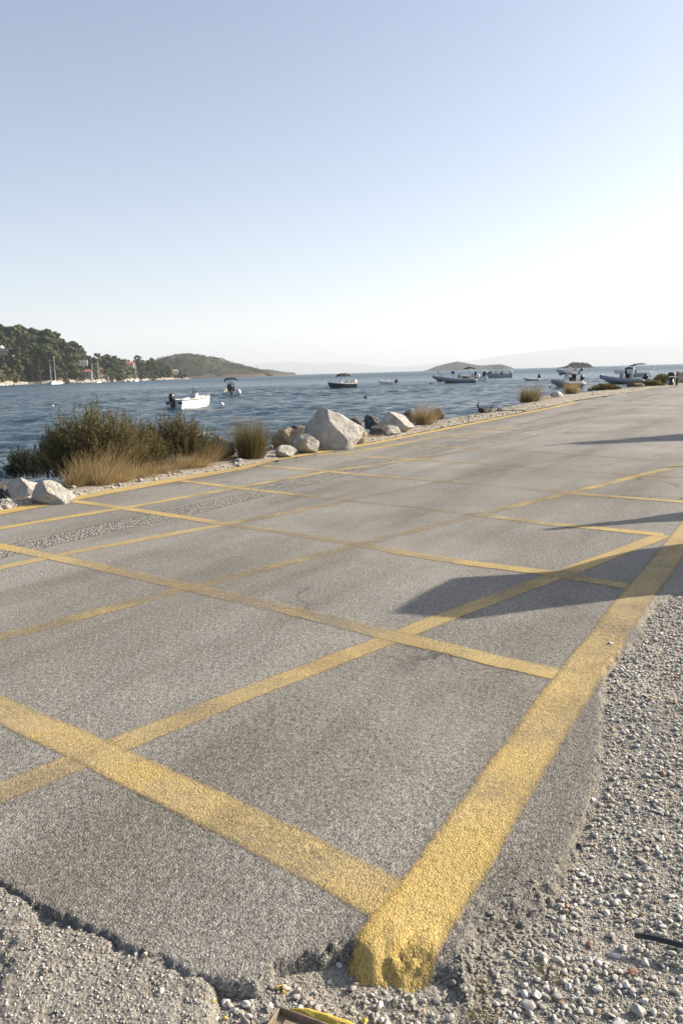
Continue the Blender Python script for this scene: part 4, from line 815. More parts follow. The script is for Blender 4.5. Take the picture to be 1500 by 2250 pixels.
def bimini(root, x0, x1, w, z0, z1, cloth='navy_cloth', sag=0.10, legs=True, skew=0.0):
    b = link('bimini', None, None, root); m = MB(); n = 7; secs = []
    for k in range(n):
        t = k/(n-1); x = x0+(x1-x0)*t; zc = z1-0.16*(2*t-1)**2+skew*t-0.03*sin(t*3*pi)**2; row = []
        for j in range(9):
            a = -1+2*j/8; row.append((x, a*w/2, zc-sag*1.6*abs(a)**3.5-(0.10 if abs(a) == 1 else 0)))
        secs.append(row)
    m.loft(secs); m.loft([[(p_[0], p_[1], p_[2]-0.03) for p_ in q] for q in secs]); m.add([], [])
    fr = [secs[0], [(p_[0], p_[1], p_[2]-0.12) for p_ in secs[0]]]; m.loft(fr); bk = [secs[-1], [(p_[0], p_[1], p_[2]-0.12) for p_ in secs[-1]]]; m.loft(bk)
    m.build('canopy', MAT[cloth], b, True)
    if legs:
        xm = (x0+x1)/2
        for sg in (-1, 1):
            for xx, zt in ((x0+0.03, z1-0.3), (xm, z1-0.2), (x1-0.03, z1-0.3+skew)): MB().tube([(xm*0.6+xx*0.4, sg*w*0.5, z0), (xx, sg*w*0.485, zt)], 0.014, 5).build('pole', MAT['steel_tube'], b)
    return b
def arch(root, x, w, z0, z1, mat='gelcoat_white', rk=0.25, r=0.045):
    m = MB()
    m.tube([(x, -w/2, z0), (x-rk*0.8, -w/2*0.97, z1-0.15), (x-rk, -w/2*0.85, z1), (x-rk, 0, z1+0.03), (x-rk, w/2*0.85, z1), (x-rk*0.8, w/2*0.97, z1-0.15), (x, w/2, z0)], r, 7); m.build('roll_bar', MAT[mat], root, True)
def rib_tube(root, L, B, r, bow_up, z=0.30, mat='tube_grey', band='tube_black'):
    P = []; n = 15
    for sg in (-1, 1):
        side_ = []
        for i in range(n):
            t = i/(n-1); x = -L/2+0.0+(L-r)*t; y = (B/2-r)*(1-max(0, (t-0.55)/0.45)**2.6); side_.append((x, sg*y, z+bow_up*max(0, (t-0.35)/0.65)**1.7, r*(0.42 if i == 0 else (0.8 if i == 1 else 1))*(1-0.18*max(0, (t-0.7)/0.3))))
        P.append(side_)
    P[0] = [(q[0]-0.0, q[1], q[2], q[3]) for q in P[0]]
    path = P[0]+P[1][::-1][1:]
    t = MB().tube([q[:3] for q in path], [q[3] for q in path], 14).build('inflatable_tube', MAT[mat], root, True)
    m = MB()
    for sd_ in P:
        sg = -1 if sd_[3][1] < 0 else 1; m.tube([(q[0], q[1]+sg*q[3]*0.93, q[2]-q[3]*0.25) for q in sd_[1:-1]], 0.03, 5)
    m.build('rub_strake', MAT[band], t, True)
    m = MB()                                  # rigid keel and floor
    S = [(-L/2+0.35+(L*0.9-0.5)*i/10, i/10) for i in range(11)]
    m.loft([[(x, -(B/2-r)*(1-max(0, (t-0.5)/0.5)**2.2)-0.02, z-r*0.55+bow_up*max(0, (t-0.35)/0.65)**1.7*0.9), (x, 0, -0.28+(z+bow_up)*max(0, (t-0.62)/0.38)**2), (x, (B/2-r)*(1-max(0, (t-0.5)/0.5)**2.2)+0.02, z-r*0.55+bow_up*max(0, (t-0.35)/0.65)**1.7*0.9)] for x, t in S])
    m.build('hull', MAT['gelcoat_grey' if mat != 'tube_pale' else 'gelcoat_white'], root, True)
    MB().loft([[(x, -(B/2-r)*(1-max(0, (t-0.5)/0.5)**2.2), z-r*0.3), (x, (B/2-r)*(1-max(0, (t-0.5)/0.5)**2.2), z-r*0.3)] for x, t in S]).build('floor', MAT['deck_pale'], root)
    MB().box(-L/2+0.32, -L/2+0.38, -(B/2-r), B/2-r, -0.2, z+0.18).build('transom', MAT['gelcoat_white'], root)
    return z-r*0.3
def boat(name, label, cat, u, v, deg, group=None):
    p = gp(u, v, SEA); t = thing(name, label, cat, p, radians(deg), group); t.rotation_euler[0] = radians(random.uniform(-1.5, 1.5)); t.scale = (1, 1, 1.14); return t
MO = 'boats moored in the bay'
# a white open boat with big outboard
t = boat('motorboat', 'white open motorboat with centre console and black outboard beside a round white buoy', 'boat', 424, 896, 62, MO)
S, fl = make_hull(t, 4.5, 1.75, 0.62, 0.24, 'gelcoat_white', 'gelcoat_white')
console(t, 0.25, 0.0, fl, 0.62, 0.85); outboard(t, -2.3, 0, 0.42, 1.05, 'motor_black', 0.05, 0.1); seat(t, -0.75, 0, fl, 0.4, 0.9, 0.45, 'cream_vinyl', False)
m = MB()
for sg in (-1, 1):
    for k, (x0, x1, zo) in enumerate(((0.2, 1.25, 0.16), (0.55, 1.55, 0.22))):
        pts = []
        for i in range(7):
            x = x0+(x1-x0)*i/6; b = np.interp(x, [s_[0] for s_ in S], [s_[1] for s_ in S]); zs = np.interp(x, [s_[0] for s_ in S], [s_[2] for s_ in S]); z = zo+0.10*(i/6)+0.1*(zs-0.52); w = 0.035*sin(pi*(i+0.2)/6.4)
            yy = sg*(b*0.97-(0.03 if z < zs*0.55 else 0)+0.02); pts.append([(x, yy, z-w), (x, yy+sg*0.004, z+w)])
        m.loft(pts)
m.build('side_graphic', MAT['stripe_grey'], t)
MB().box(-2.262, -2.251, -0.80, -0.42, 0.34, 0.50).build('transom_trim', MAT['black_trim'], t); MB().box(-2.262, -2.251, 0.42, 0.80, 0.34, 0.50).build('transom_trim', MAT['black_trim'], t)
# b RIB seen from the stern
t = boat('inflatable_boat', 'inflatable boat showing its stern under a navy blue bimini top', 'boat', 510, 868, 97, MO)
f = rib_tube(t, 5.2, 2.35, 0.25, 0.30, 0.28, 'tube_pale'); outboard(t, -2.35, 0, 0.55, 1.15, 'motor_black'); console(t, 0.2, 0.1, f, 0.9, 1.0, 'black_cloth'); seat(t, -0.6, 0.1, f, 0.5, 0.9, 0.55, 'black_cloth'); seat(t, -1.5, 0.75, f, 0.4, 0.35, 0.45, 'yellow_vinyl', False)
bimini(t, -1.3, 0.8, 1.75, 0.35, 2.0, 'navy_cloth'); arch(t, -1.75, 1.75, 0.4, 1.45, 'steel_tube', 0.1, 0.025)
# c black hull
t = boat('motorboat', 'black hulled motorboat with black bimini and white outboard', 'boat', 750, 853, 208, MO)
make_hull(t, 4.8, 1.95, 0.62, 0.26, 'hull_dark', 'deck_pale', 'tube_pale', foredeck=0.38); console(t, 0.15, 0.25, 0.2, 0.6, 0.95); seat(t, -0.7, 0, 0.2, 0.5, 1.2, 0.5, 'cream_vinyl'); seat(t, -1.8, 0, 0.2, 0.5, 1.3, 0.5, 'cream_vinyl')
outboard(t, -2.45, 0, 0.55, 0.95, 'motor_white', 0.1); bimini(t, -1.4, 0.5, 1.6, 0.6, 2.1, 'black_cloth', 0.16, True, 0.0); MB().tube([(1.3, -0.86, 0.1), (1.3, -0.86, 0.6)], 0.05, 6).build('fender', MAT['gelcoat_white'], t, True)
# d small white
t = boat('motorboat', 'small white skiff with black outboard tilted up, alone in open water', 'boat', 849, 845, 165, MO)
make_hull(t, 3.1, 1.45, 0.45, 0.22, 'gelcoat_white', 'gelcoat_white', 'stripe_grey'); outboard(t, -1.6, 0, 0.42, 0.95, 'motor_black', -0.55); console(t, -0.3, 0, 0.1, 0.5, 0.7, 'gelcoat_white', False)
# e cluster of three
t = boat('inflatable_boat', 'long grey inflatable boat with white console, frontmost of three rafted boats', 'boat', 1003, 842, 176, MO)
t.scale = (1, 1, 1.3); f = rib_tube(t, 7.2, 2.5, 0.30, 0.42, 0.36, 'tube_grey'); console(t, 0.6, 0, f, 0.8, 1.15, 'gelcoat_white', True, False); MB().box(0.45, 0.95, -0.42, 0.42, f+1.0, f+1.42, ch=0.06).build('console_cover', MAT['navy_cloth'], t)
seat(t, -0.35, 0, f, 0.5, 0.9, 0.85, 'tan_vinyl'); seat(t, -1.5, 0, f, 0.9, 1.1, 0.62, 'black_cloth', False); seat(t, -2.6, 0, f, 0.8, 1.5, 0.55, 'cream_vinyl'); outboard(t, -3.35, 0.3, 0.75, 1.2, 'motor_white', -0.7); seat(t, 2.0, 0, f, 1.2, 1.0, 0.35, 'cream_vinyl', False)
t = boat('inflatable_boat', 'grey inflatable boat with thin roll bar behind the long rafted one', 'boat', 972, 838, 186, MO)
t.scale = (1, 1, 1.3); f = rib_tube(t, 4.8, 2.1, 0.28, 0.45, 0.36, 'tube_grey'); arch(t, 0.3, 1.5, 0.4, 1.75, 'black_trim', -0.9, 0.04); console(t, 0.5, 0, f, 0.6, 0.9, 'gelcoat_white'); outboard(t, -2.2, 0, 0.6, 1.0)
t = boat('motorboat', 'white motorboat with black bimini and steel arch at the rafted boats', 'boat', 1036, 837, 190, MO)
t.scale = (1, 1, 1.3); make_hull(t, 5.2, 2.1, 0.65, 0.25, 'gelcoat_white', foredeck=0.3); bimini(t, -0.4, 1.5, 1.7, 0.6, 2.3, 'black_cloth', 0.08); arch(t, -1.6, 1.8, 0.6, 1.75, 'gelcoat_white', 0.5, 0.04); outboard(t, -2.6, 0.35, 0.75, 1.25); outboard(t, -2.6, -0.4, 0.75, 1.1); console(t, 0.5, 0, 0.2, 0.7, 1.0); seat(t, -0.5, 0, 0.2, 0.5, 1.2, 0.9, 'black_cloth')
# f T-top
t = boat('motorboat', 'grey motorboat with flat hard top and two white outboards', 'boat', 1093, 830, 178, MO)
make_hull(t, 6.6, 2.3, 0.85, 0.35, 'gelcoat_grey', foredeck=0.25); console(t, 0.2, 0, 0.3, 0.9, 1.2); seat(t, -0.9, 0, 0.3, 0.6, 1.4, 0.8, 'black_cloth'); seat(t, 2.4, 0.3, 0.9, 0.4, 0.4, 0.5, 'black_cloth'); seat(t, 1.9, -0.3, 0.9, 0.4, 0.4, 0.5, 'black_cloth')
for y in (-0.35, 0.35): outboard(t, -3.3, y, 0.85, 1.25, 'motor_white', 0.1)
tt_ = MB().box(-1.6, 1.2, -0.95, 0.95, 2.55, 2.63, ch=0.03).build('hard_top', MAT['grey_cloth'], t); m = MB()
for sg in (-1, 1): m.tube([(0.6, sg*0.6, 0.5), (1.0, sg*0.7, 2.55)], 0.03, 5); m.tube([(-0.4, sg*0.6, 0.5), (-1.3, sg*0.7, 2.55)], 0.03, 5); m.tube([(0.6, sg*0.6, 0.9), (-0.2, sg*0.7, 2.55)], 0.025, 5)
m.build('top_frame', MAT['black_trim'], t)
# g dinghy
t = boat('dinghy', 'small grey and white dinghy with a large black outboard', 'boat', 1166, 837, 178, MO)
rib_tube(t, 3.0, 1.4, 0.19, 0.18, 0.22, 'tube_pale'); outboard(t, -1.25, 0, 0.5, 1.0, 'motor_black', -0.25); seat(t, -0.2, 0, 0.15, 0.25, 0.9, 0.2, 'gelcoat_white', False)
# i grey motorboat
t = boat('motorboat', 'low grey blue motorboat with pointed bow moored before the tiny islet', 'boat', 1247, 822, 176, MO)
make_hull(t, 7.6, 2.3, 0.85, 0.55, 'hull_blue', 'deck_pale', foredeck=0.45); console(t, -0.2, 0, 0.6, 0.8, 1.1); seat(t, -1.8, 0, 0.3, 1.2, 1.6, 0.9, 'grey_cloth'); outboard(t, -3.9, 0, 0.9, 1.6, 'motor_black', -0.6)
# j RIB behind dry bush
t = boat('inflatable_boat', 'grey inflatable boat with folded grey bimini behind the dry tan bush', 'boat', 1243, 851, 196, MO)
f = rib_tube(t, 4.3, 2.0, 0.27, 0.34, 0.34, 'tube_grey'); bimini(t, -1.2, 0.5, 1.5, 0.5, 1.75, 'grey_cloth', 0.16); arch(t, -1.3, 1.6, 0.5, 1.6, 'steel_tube', 0.2, 0.03); console(t, 0.0, 0, f, 0.6, 0.9, 'gelcoat_white', True, True); seat(t, -0.75, 0, f, 0.4, 0.9, 0.75, 'black_cloth'); outboard(t, -1.95, 0, 0.6, 1.0, 'motor_black'); seat(t, 0.9, 0, f, 0.7, 0.8, 0.3, 'gelcoat_white', False)
MB().ball((2.25, 0.1, 0.03), 0.13).build('bow_fender', MAT['black_trim'], t, True)
# k RIB with arch
t = boat('inflatable_boat', 'grey inflatable boat with raised bow and pale roll arch near the mooring post', 'boat', 1364, 844, 158, MO)
f = rib_tube(t, 5.6, 2.3, 0.30, 0.55, 0.34, 'tube_grey'); console(t, 0.0, 0, f, 0.75, 1.1, 'gelcoat_grey', True, True); seat(t, -0.7, 0, f, 0.5, 0.9, 0.85, 'black_cloth'); arch(t, -1.2, 1.9, 0.4, 1.75, 'gelcoat_white', 0.25, 0.075); bimini(t, -1.55, -0.4, 1.7, 0.9, 1.95, 'black_cloth', 0.08, False); outboard(t, -2.5, 0.0, 0.55, 1.15, 'motor_black', -0.6); seat(t, 1.3, 0, f, 1.2, 0.9, 0.42, 'cream_vinyl', False)
MB().ball((2.45, 0, 1.08), 0.22, sq=(1.3, 1.2, 0.4)).build('bow_cover', MAT['gelcoat_white'], t, True)
# l canopy boat, l2 open boat
t = boat('motorboat', 'grey motorboat under a tilted black canopy beyond the raised-bow inflatable', 'boat', 1404, 828, 6, MO)
make_hull(t, 5.4, 1.9, 0.65, 0.25, 'gelcoat_grey', 'deck_pale', 'tube_pale'); bimini(t, -1.9, 0.8, 1.6, 0.6, 2.25, 'black_cloth', 0.05, True, 0.25); outboard(t, -2.75, 0, 0.6, 1.0); seat(t, -0.6, 0, 0.2, 0.4, 1.0, 0.5, 'grey_cloth')
t = boat('motorboat', 'open white boat with bare steel hoops behind the raised-bow inflatable', 'boat', 1366, 820, 182, MO)
make_hull(t, 5.6, 2.0, 0.75, 0.15, 'gelcoat_white', 'deck_pale', 'stripe_grey'); arch(t, 0.2, 1.6, 0.7, 2.2, 'steel_tube', 0.2, 0.035); arch(t, 1.0, 1.6, 0.7, 1.9, 'steel_tube', -0.3, 0.03); console(t, -0.4, 0, 0.3, 0.6, 0.9); outboard(t, -2.8, 0, 0.7, 1.1)
# ---- buoys
def buoy(u, v, r_, mat, label, flag=False):
    p = gp(u, v, SEA); m = MB().ball((0, 0, r_*0.55), r_); m.tube([(0, 0, r_*1.4), (0, 0, r_*1.75)], r_*0.22, 6); t = thing('buoy', label, 'buoy', p); m.build('float', MAT[mat], t, True); MB().tube([(0, 0, -r_*0.2), (r_*0.5, 0, -r_*0.9)], r_*0.1, 5).build('rope', MAT['black_trim'], t)
    if flag: MB().tube([(0, 0, r_), (0, 0, 1.5)], 0.03, 5).build('staff', MAT['black_trim'], t); MB().box(0, 0.45, -0.015, 0.015, 1.0, 1.5).build('flag', MAT['navy_cloth'], t)
buoy(488, 891, 0.17, 'gelcoat_white', 'round white mooring buoy just right of the white motorboat')
buoy(117, 893, 0.10, 'gelcoat_white', 'tiny white float on the water beyond the tall shrub')
buoy(803, 875, 0.16, 'black_trim', 'dark float alone between the black boat and shore rocks')
buoy(946, 844, 0.22, 'black_trim', 'dark float off the bow of the rafted inflatables')
buoy(1433, 812, 0.55, 'gelcoat_white', 'white marker buoy carrying a dark flag', True)
buoy(1099, 852, 0.10, 'black_trim', 'small dark float short of the dinghy')
# ---- sailing yachts
def yacht(u, depth, L, mast, label, masts=1, cat_=False, sail=False, deg=0, v=None):
    d = dirh(u)*depth; t = thing('catamaran' if cat_ else 'sailboat', label, 'sailboat', (d[0], d[1], SEA), radians(deg), 'sailing boats')
    if cat_:
        for sg in (-1, 1):
            S = hull_secs(L, 1.3, 1.3, 0.3, 0.4); MB().loft([[(x, sg*2.4-b, zs), (x, sg*2.4-b*0.8, zc), (x, sg*2.4, zk), (x, sg*2.4+b*0.8, zc), (x, sg*2.4+b, zs)] for x, b, zs, zc, zk in S], True, True).build('hull', MAT['gelcoat_white'], t)
        MB().box(-L*0.42, L*0.12, -2.0, 2.0, 0.7, 1.5).build('bridge_deck', MAT['gelcoat_white'], t)
        c = MB().loft([[(-L*0.3, -1.8, 1.5), (L*0.1, -1.6, 1.5), (L*0.1, 1.6, 1.5), (-L*0.3, 1.8, 1.5)], [(-L*0.3, -1.6, 2.5), (0, -1.2, 2.5), (0, 1.2, 2.5), (-L*0.3, 1.6, 2.5)]], True, True, True).build('cabin', MAT['gelcoat_white'], t); MB().box(-L*0.31, -L*0.303, -1.3, 1.3, 1.7, 2.3).build('window', MAT['screen_glass'], c)
    else:
        make_hull(t, L, L*0.3, 1.0, 0.35, 'gelcoat_white', 'deck_pale', 'stripe_grey', depth=0.3, foredeck=0.4); c = MB().box(-L*0.15, L*0.2, -0.8, 0.8, 0.9, 1.6, ch=0.1).build('cabin', MAT['gelcoat_white'], t); MB().box(-L*0.1, L*0.15, -0.81, -0.803, 1.2, 1.45).build('window', MAT['screen_glass'], c)
    for k in range(masts):
        x = L*0.08-k*L*0.35; h = mast*(1-0.22*k); m_ = MB().tube([(x, 0, 1.2), (x, 0, h)], [0.16, 0.10], 7).build('mast', MAT['mast_white'], t); mm = MB()
        mm.tube([(x, 0, 2.4), (x-L*0.33, 0, 2.5)], 0.16, 6); mm.build('boom', MAT['navy_cloth' if k == 0 else 'sail_white'], t); mm = MB()
        for q in (0.45, 0.72): mm.tube([(x, -0.9, h*q), (x, 0.9, h*q)], 0.04, 4)
        for y in (-1.2, 1.2): mm.tube([(x, y, 1.0), (x, y*0.7, h*0.5), (x, 0, h*0.98)], 0.03, 4)
        mm.tube([(L*0.48, 0, 1.3), (x, 0, h*0.95)], 0.035, 4); mm.build('rigging', MAT['steel_tube'], m_)
        if sail: mm = MB(); mm.add([(x-0.1, 0, 2.5), (x-L*0.33, 0.3, 2.6), (x-0.1, 0, h*0.97), (x-L*0.14, 0.35, h*0.5)], [(0, 1, 3), (0, 3, 2)]); mm.build('sail', MAT['sail_white'], t); mm = MB(); mm.add([(L*0.46, 0, 1.4), (x+0.2, 0.4, 2.0), (x+0.05, 0, h*0.92)], [(0, 1, 2)]); mm.build('jib', MAT['sail_white'], t)
    return t
yacht(121, 560, 11, 19.5, 'white catamaran yacht with two bare masts before the dark pines', 2, True, False, 60)
yacht(205, 610, 8, 15, 'white sailboat with bare mast beside the small stone house', 1, False, False, 110)
yacht(217, 622, 9, 18, 'white sailboat with taller mast next to the one by stone house', 1, False, False, 75)
yacht(299, 680, 10, 18.5, 'white ketch with two close masts below the tiled-roof villa', 1, False, False, 80)
yacht(1033, 1500, 8, 11.5, 'tiny sailing boat with white sails before the distant island', 1, False, True, 20)
for i, (u, dep, L) in enumerate([(270, 770, 6), (281, 775, 8), (288, 780, 7), (313, 800, 7), (327, 810, 5), (1251, 1150, 9)]):
    d = dirh(u)*dep; t = thing('motorboat', ['small white boat tied up along the wooded shore', 'white cabin boat passing before the tiny islet'][i == 5], 'boat', (d[0], d[1], SEA), radians(170-15*i), 'small boats along the wooded shore' if i < 5 else MO)
    make_hull(t, L, L*0.36, 0.9, 0.35, 'gelcoat_white', 'deck_pale', 'stripe_grey', depth=0.3, foredeck=0.4); MB().box(-L*0.2, L*0.12, -0.7, 0.7, 0.8, 1.9, ch=0.15).build('cabin', MAT['gelcoat_white'], t)
# ---- mooring posts and pallet fence at the far end of the verge
simple('old_timber', (0.24, 0.20, 0.155), 0.9, 0, 0.35, 6, 0.01)
p = gp(1473, 847, 0); t = thing('mooring_post', 'thick dark mooring post with a capped head at the far verge', 'post', p)
MB().tube([(0, 0, -0.2), (0, 0, 0.48)], 0.15, 12).build('shaft', MAT['black_trim'], t, True); MB().loft([[(0.24*cos(a_)*s_, 0.24*sin(a_)*s_, z_) for a_ in [2*pi*k/12 for k in range(12)]] for z_, s_ in ((0.48, 0.85), (0.52, 1.0), (0.86, 1.0), (0.92, 0.8))], True, True, True).build('cap', MAT['black_trim'], t, True)
p = gp(1485, 847, 0); t = thing('mooring_post', 'slim dark post between the capped post and the timber fence', 'post', p); MB().tube([(0, 0, -0.2), (0, 0, 0.5), (0.02, 0, 0.95)], [0.08, 0.075, 0.07], 8).build('shaft', MAT['dark_wood'], t, True); MB().tube([(-0.55, 0.05, 0.62), (0.0, -0.05, 0.60)], 0.04, 6).build('rail', MAT['gelcoat_white'], t)
p = gp(1487, 843, 0); t = thing('timber_fence', 'weathered timber fence of upright slats beyond the posts', 'fence', p, radians(14))
for k in range(12): MB().box(0.05+0.28*k, 0.05+0.28*k+0.20, -0.02, 0.02, 0.0, 0.85+0.12*random.random()).build('slat', MAT['old_timber'], t)
for z_ in (0.2, 0.6): MB().box(0, 3.45, 0.025, 0.08, z_, z_+0.12).build('rail', MAT['old_timber'], t)
# ================================================================== WOODED SHORE: trees, houses
def clump_mesh(r, C, rad, cards, card, sq=0.8):
    """foliage: lumpy cores plus loose leaf cards around them"""
    VV, FF = [], []; off = 0; V0, F0 = ICO[2]
    for c, q in zip(C, rad):
        V = V0*(1+0.28*r.normal(size=(len(V0), 1)).clip(-1.3, 1.3))*q*np.array([1, 1, sq])*0.82+c; VV.append(V); FF.append(F0+off); off += len(V)
        n = cards; d = r.normal(size=(n, 3)); d /= np.linalg.norm(d, axis=1)[:, None]; p = c+d*q*np.array([1, 1, sq])*r.uniform(0.75, 1.2, (n, 1)); a = r.normal(size=(n, 3)); a /= np.linalg.norm(a, axis=1)[:, None]; b = np.cross(a, d); s = card*r.uniform(0.5, 1.1, (n, 1))
        W = np.stack([p-a*s, p+b*s*0.7, p+a*s], 1).reshape(-1, 3); VV.append(W); FF.append(np.arange(3*n).reshape(n, 3)+off); off += 3*n
    return np.concatenate(VV), np.concatenate(FF)
def proto_pine(seed, h, w):
    r = np.random.default_rng(seed+300); m = MB(); lean = r.normal(0, 0.05, 2)*h; m.tube([(0, 0, -1), (lean[0]*.3, lean[1]*.3, h*.4), (lean[0], lean[1], h*.8)], [h*.026, h*.018, h*.007], 6); C, q = [], []
    n = 21
    for i in range(n):
        t = r.uniform(0.08, 1.0)**0.75; a = r.random()*6.28; rr_ = w/2*math.sqrt(r.random())*(1.15-abs(t-0.55)*1.25); c = np.array([lean[0]*t+cos(a)*rr_, lean[1]*t+sin(a)*rr_, h*(0.10+0.82*t)]); C.append(c); q.append(w*r.uniform(0.14, 0.25))
        if i % 2 == 0: m.tube([(lean[0]*.5, lean[1]*.5, c[2]*0.72), tuple(c)], [h*.008, h*.003], 4)
    V, Fs = clump_mesh(r, C, q, 26, 0.55); return m.mesh('trunk', True), mesh_np('crown', V, Fs, False)
def proto_fir(seed, h, w):
    r = np.random.default_rng(seed); m = MB(); m.tube([(0, 0, -1), (0, 0, h*.9)], [h*.02, h*.004], 6); C, q = [], []
    for i in range(34):
        t = r.uniform(0.05, 1.0)**0.8; a = r.random()*6.28; rr_ = w/2*(1.02-t)*r.uniform(0.5, 1); C.append(np.array([cos(a)*rr_, sin(a)*rr_, h*(0.06+0.92*t)])); q.append(max(0.4, w*0.13*(1.25-t)))
    V, Fs = clump_mesh(r, C, q, 18, 0.5, 0.5); return m.mesh('trunk', True), mesh_np('crown', V, Fs, False)
def proto_bush(seed, h, w):
    r = np.random.default_rng(seed); m = MB(); m.tube([(0, 0, -1), (0.1, 0, h*.6)], [h*.04, h*.02], 5); C, q = [], []
    for i in range(11):
        a = r.random()*6.28; z = r.uniform(0.2, 0.85); rr_ = w/2*math.sqrt(r.random())*(1.1-z*0.5); C.append(np.array([cos(a)*rr_, sin(a)*rr_, h*z])); q.append(w*r.uniform(0.17, 0.25))
    V, Fs = clump_mesh(r, C, q, 20, 0.45); return m.mesh('trunk', True), mesh_np('crown', V, Fs, False)
PINES = [proto_pine(s, 15, 9.5) for s in range(5)]; FIRS = [proto_fir(20+s, 15, 7.5) for s in range(3)]; BUSH = [proto_bush(40+s, 6.5, 7) for s in range(5)]
TC = {}
def plant_tree(kind, pos, sc, group, label, name, mat):
    pr = {'pine': PINES, 'fir': FIRS, 'bush': BUSH}[kind]; k = random.randrange(len(pr)); t = thing(name, label, 'tree', pos, random.random()*6.28, group); t.scale = (sc*random.uniform(0.9, 1.12), sc*random.uniform(0.9, 1.12), sc)
    for nm, me, mt in (('trunk', pr[k][0], 'bark'), ('crown', pr[k][1], mat)):
        key = (kind, k, nm, mat)
        if key not in TC: c = me if not me.materials else me.copy(); c.materials.clear(); c.materials.append(MAT[mt]); TC[key] = c
        link(nm, TC[key], None, t)
    return t
def pen_at(u, t):
    i = min(max((u-PU[0])/(PU[1]-PU[0]), 0), len(PU)-1.001); k = np.interp(t, PD, np.arange(len(PD))); i0, k0 = int(i), min(int(k), len(PD)-2); fi, fk = i-i0, k-k0
    return (PEN[i0, k0]*(1-fi)+PEN[i0+1, k0]*fi)*(1-fk)+(PEN[i0, k0+1]*(1-fi)+PEN[i0+1, k0+1]*fi)*fk
HOUSES = [(14, 0.35, 46), (185, 0.58, 24), (143, 0.80, 12), (286, 0.66, 30), (290, 0.90, 14), (194, 0.06, 12), (223, 0.30, 9), (386, 0.40, 14), (233, 0.04, 8)]
def clear(u, t):
    for hu, ht, hw in HOUSES:
        if abs(u-hu) < hw*0.5+3 and ht-0.16 < t < ht+0.07: return False
    return True
def front(u, t):
    return any(abs(u-hu) < hw*0.5+5 and t < ht+0.02 for hu, ht, hw in HOUSES)
random.seed(21); n = 0
LP_ = 'tall green pine in the dense wood on the near hill'; LB = 'rounded olive green tree on the low wooded slope'
for row, tt in enumerate((1.0, 0.86, 0.72, 0.58, 0.45, 0.32, 0.2, 0.1, 0.04)):   # tall wood, back row to front row
    u = -70+row*5
    while u < 185:
        uu = u+random.uniform(-4, 4); t2 = tt+random.uniform(-0.05, 0.05)
        lim = 170 if tt > 0.5 else 250
        if clear(uu, t2) and not (uu < 42 and t2 < 0.42):
            if front(uu, t2): plant_tree('bush', pen_at(uu, t2), random.uniform(0.5, 0.8), 'bushes in front of the houses', 'low bush on the slope below a house', 'bush_tree', 'olive_scrub'); u += 10; continue
            p = pen_at(uu, t2); k = 'fir' if (45 < uu < 92 and t2 < 0.3) else 'pine'; sc = random.uniform(1.0, 1.6)*(1.08 if uu < 130 else 0.85)
            plant_tree(k, p, sc, 'trees of the pine wood', (LP_ if 0.15 < tt < 0.9 else 'tall pine standing on the skyline of the near hill' if tt > 0.5 else 'tall dark pine at the water edge of the near hill') if k == 'pine' else 'dark layered fir by the shore wall of the wood', 'pine_tree' if k == 'pine' else 'fir_tree', 'pine_needles' if k == 'pine' else 'fir_needles')
        u += random.uniform(12, 18)
for row, tt in enumerate((1.0, 0.88, 0.76, 0.64, 0.52, 0.4, 0.28, 0.17, 0.09, 0.04)):
    u = 160+row*3
    while u < 408:
        uu = u+random.uniform(-3, 3); t2 = tt+random.uniform(-0.05, 0.05)
        if clear(uu, t2):
            p = pen_at(uu, t2); big = random.random() < (0.5 if uu < 265 and t2 < 0.6 else 0.08)
            if front(uu, t2): plant_tree('bush', p, random.uniform(0.45, 0.7), 'bushes in front of the houses', 'low bush on the slope below a house', 'bush_tree', 'olive_scrub')
            elif big: plant_tree('pine', p, random.uniform(0.8, 1.1), 'trees of the low slope', 'broad pine rising among the olive trees of the slope', 'pine_tree', 'pine_needles')
            else: plant_tree('bush', p, random.uniform(0.9, 1.5), 'trees of the low slope', LB if 0.2 < tt < 0.9 else 'rounded olive tree on the skyline of the low slope' if tt > 0.5 else 'rounded olive tree at the shoreline of the low slope', 'olive_tree', 'olive_scrub')
        u += random.uniform(9, 14)
for k in range(64):
    u = random.uniform(-60, 46); t2 = random.uniform(0.03, 0.46)*(1 if u < 25 else 0.5); plant_tree('bush', pen_at(u, t2), random.uniform(0.7, 1.15), 'bushes of the rocky point', 'yellowish green bush on the rocky point below the arcaded building', 'bush_tree', 'bank_bush')
for k in range(26):
    u = random.uniform(44, 190); plant_tree('bush', pen_at(u, random.uniform(0.03, 0.09)), random.uniform(0.5, 0.95), 'bushes along the wooded quay', 'low dark bush along the quay under the tall pines', 'bush_tree', 'fir_needles')
for k in range(34):
    i = random.uniform(20, 54); j = random.uniform(4, 13); p = ISL[int(i), int(j)]; plant_tree('bush', p-np.array([0, 0, 1.0]), random.uniform(0.5, 0.8), 'trees on the islet', 'dark bushy tree on the tiny islet', 'bush_tree', 'fir_needles')
# scrub of the bare hill, too small to pick apart
r = np.random.default_rng(77); n = 5200; a = r.integers(0, HILL.shape[0]-1, n); b = (r.random(n)**0.8*34).astype(int).clip(1, 33); P = HILL[a, b]+r.normal(0, 1, (n, 3))*[6, 4, 0.0]; m_ = fbm(P[:, 0]*0.02, P[:, 1]*0.02, 3, 3) < 0.16; P = P[m_]
tinted('hill_scrub', [scatter_mesh(P+[0, 0, 0.2], r.uniform(2.5, 6.5, len(P)), 1, r, r.random(len(P)))], 'olive_scrub', kind='stuff', label='dark scrub dotted over the bare hill')
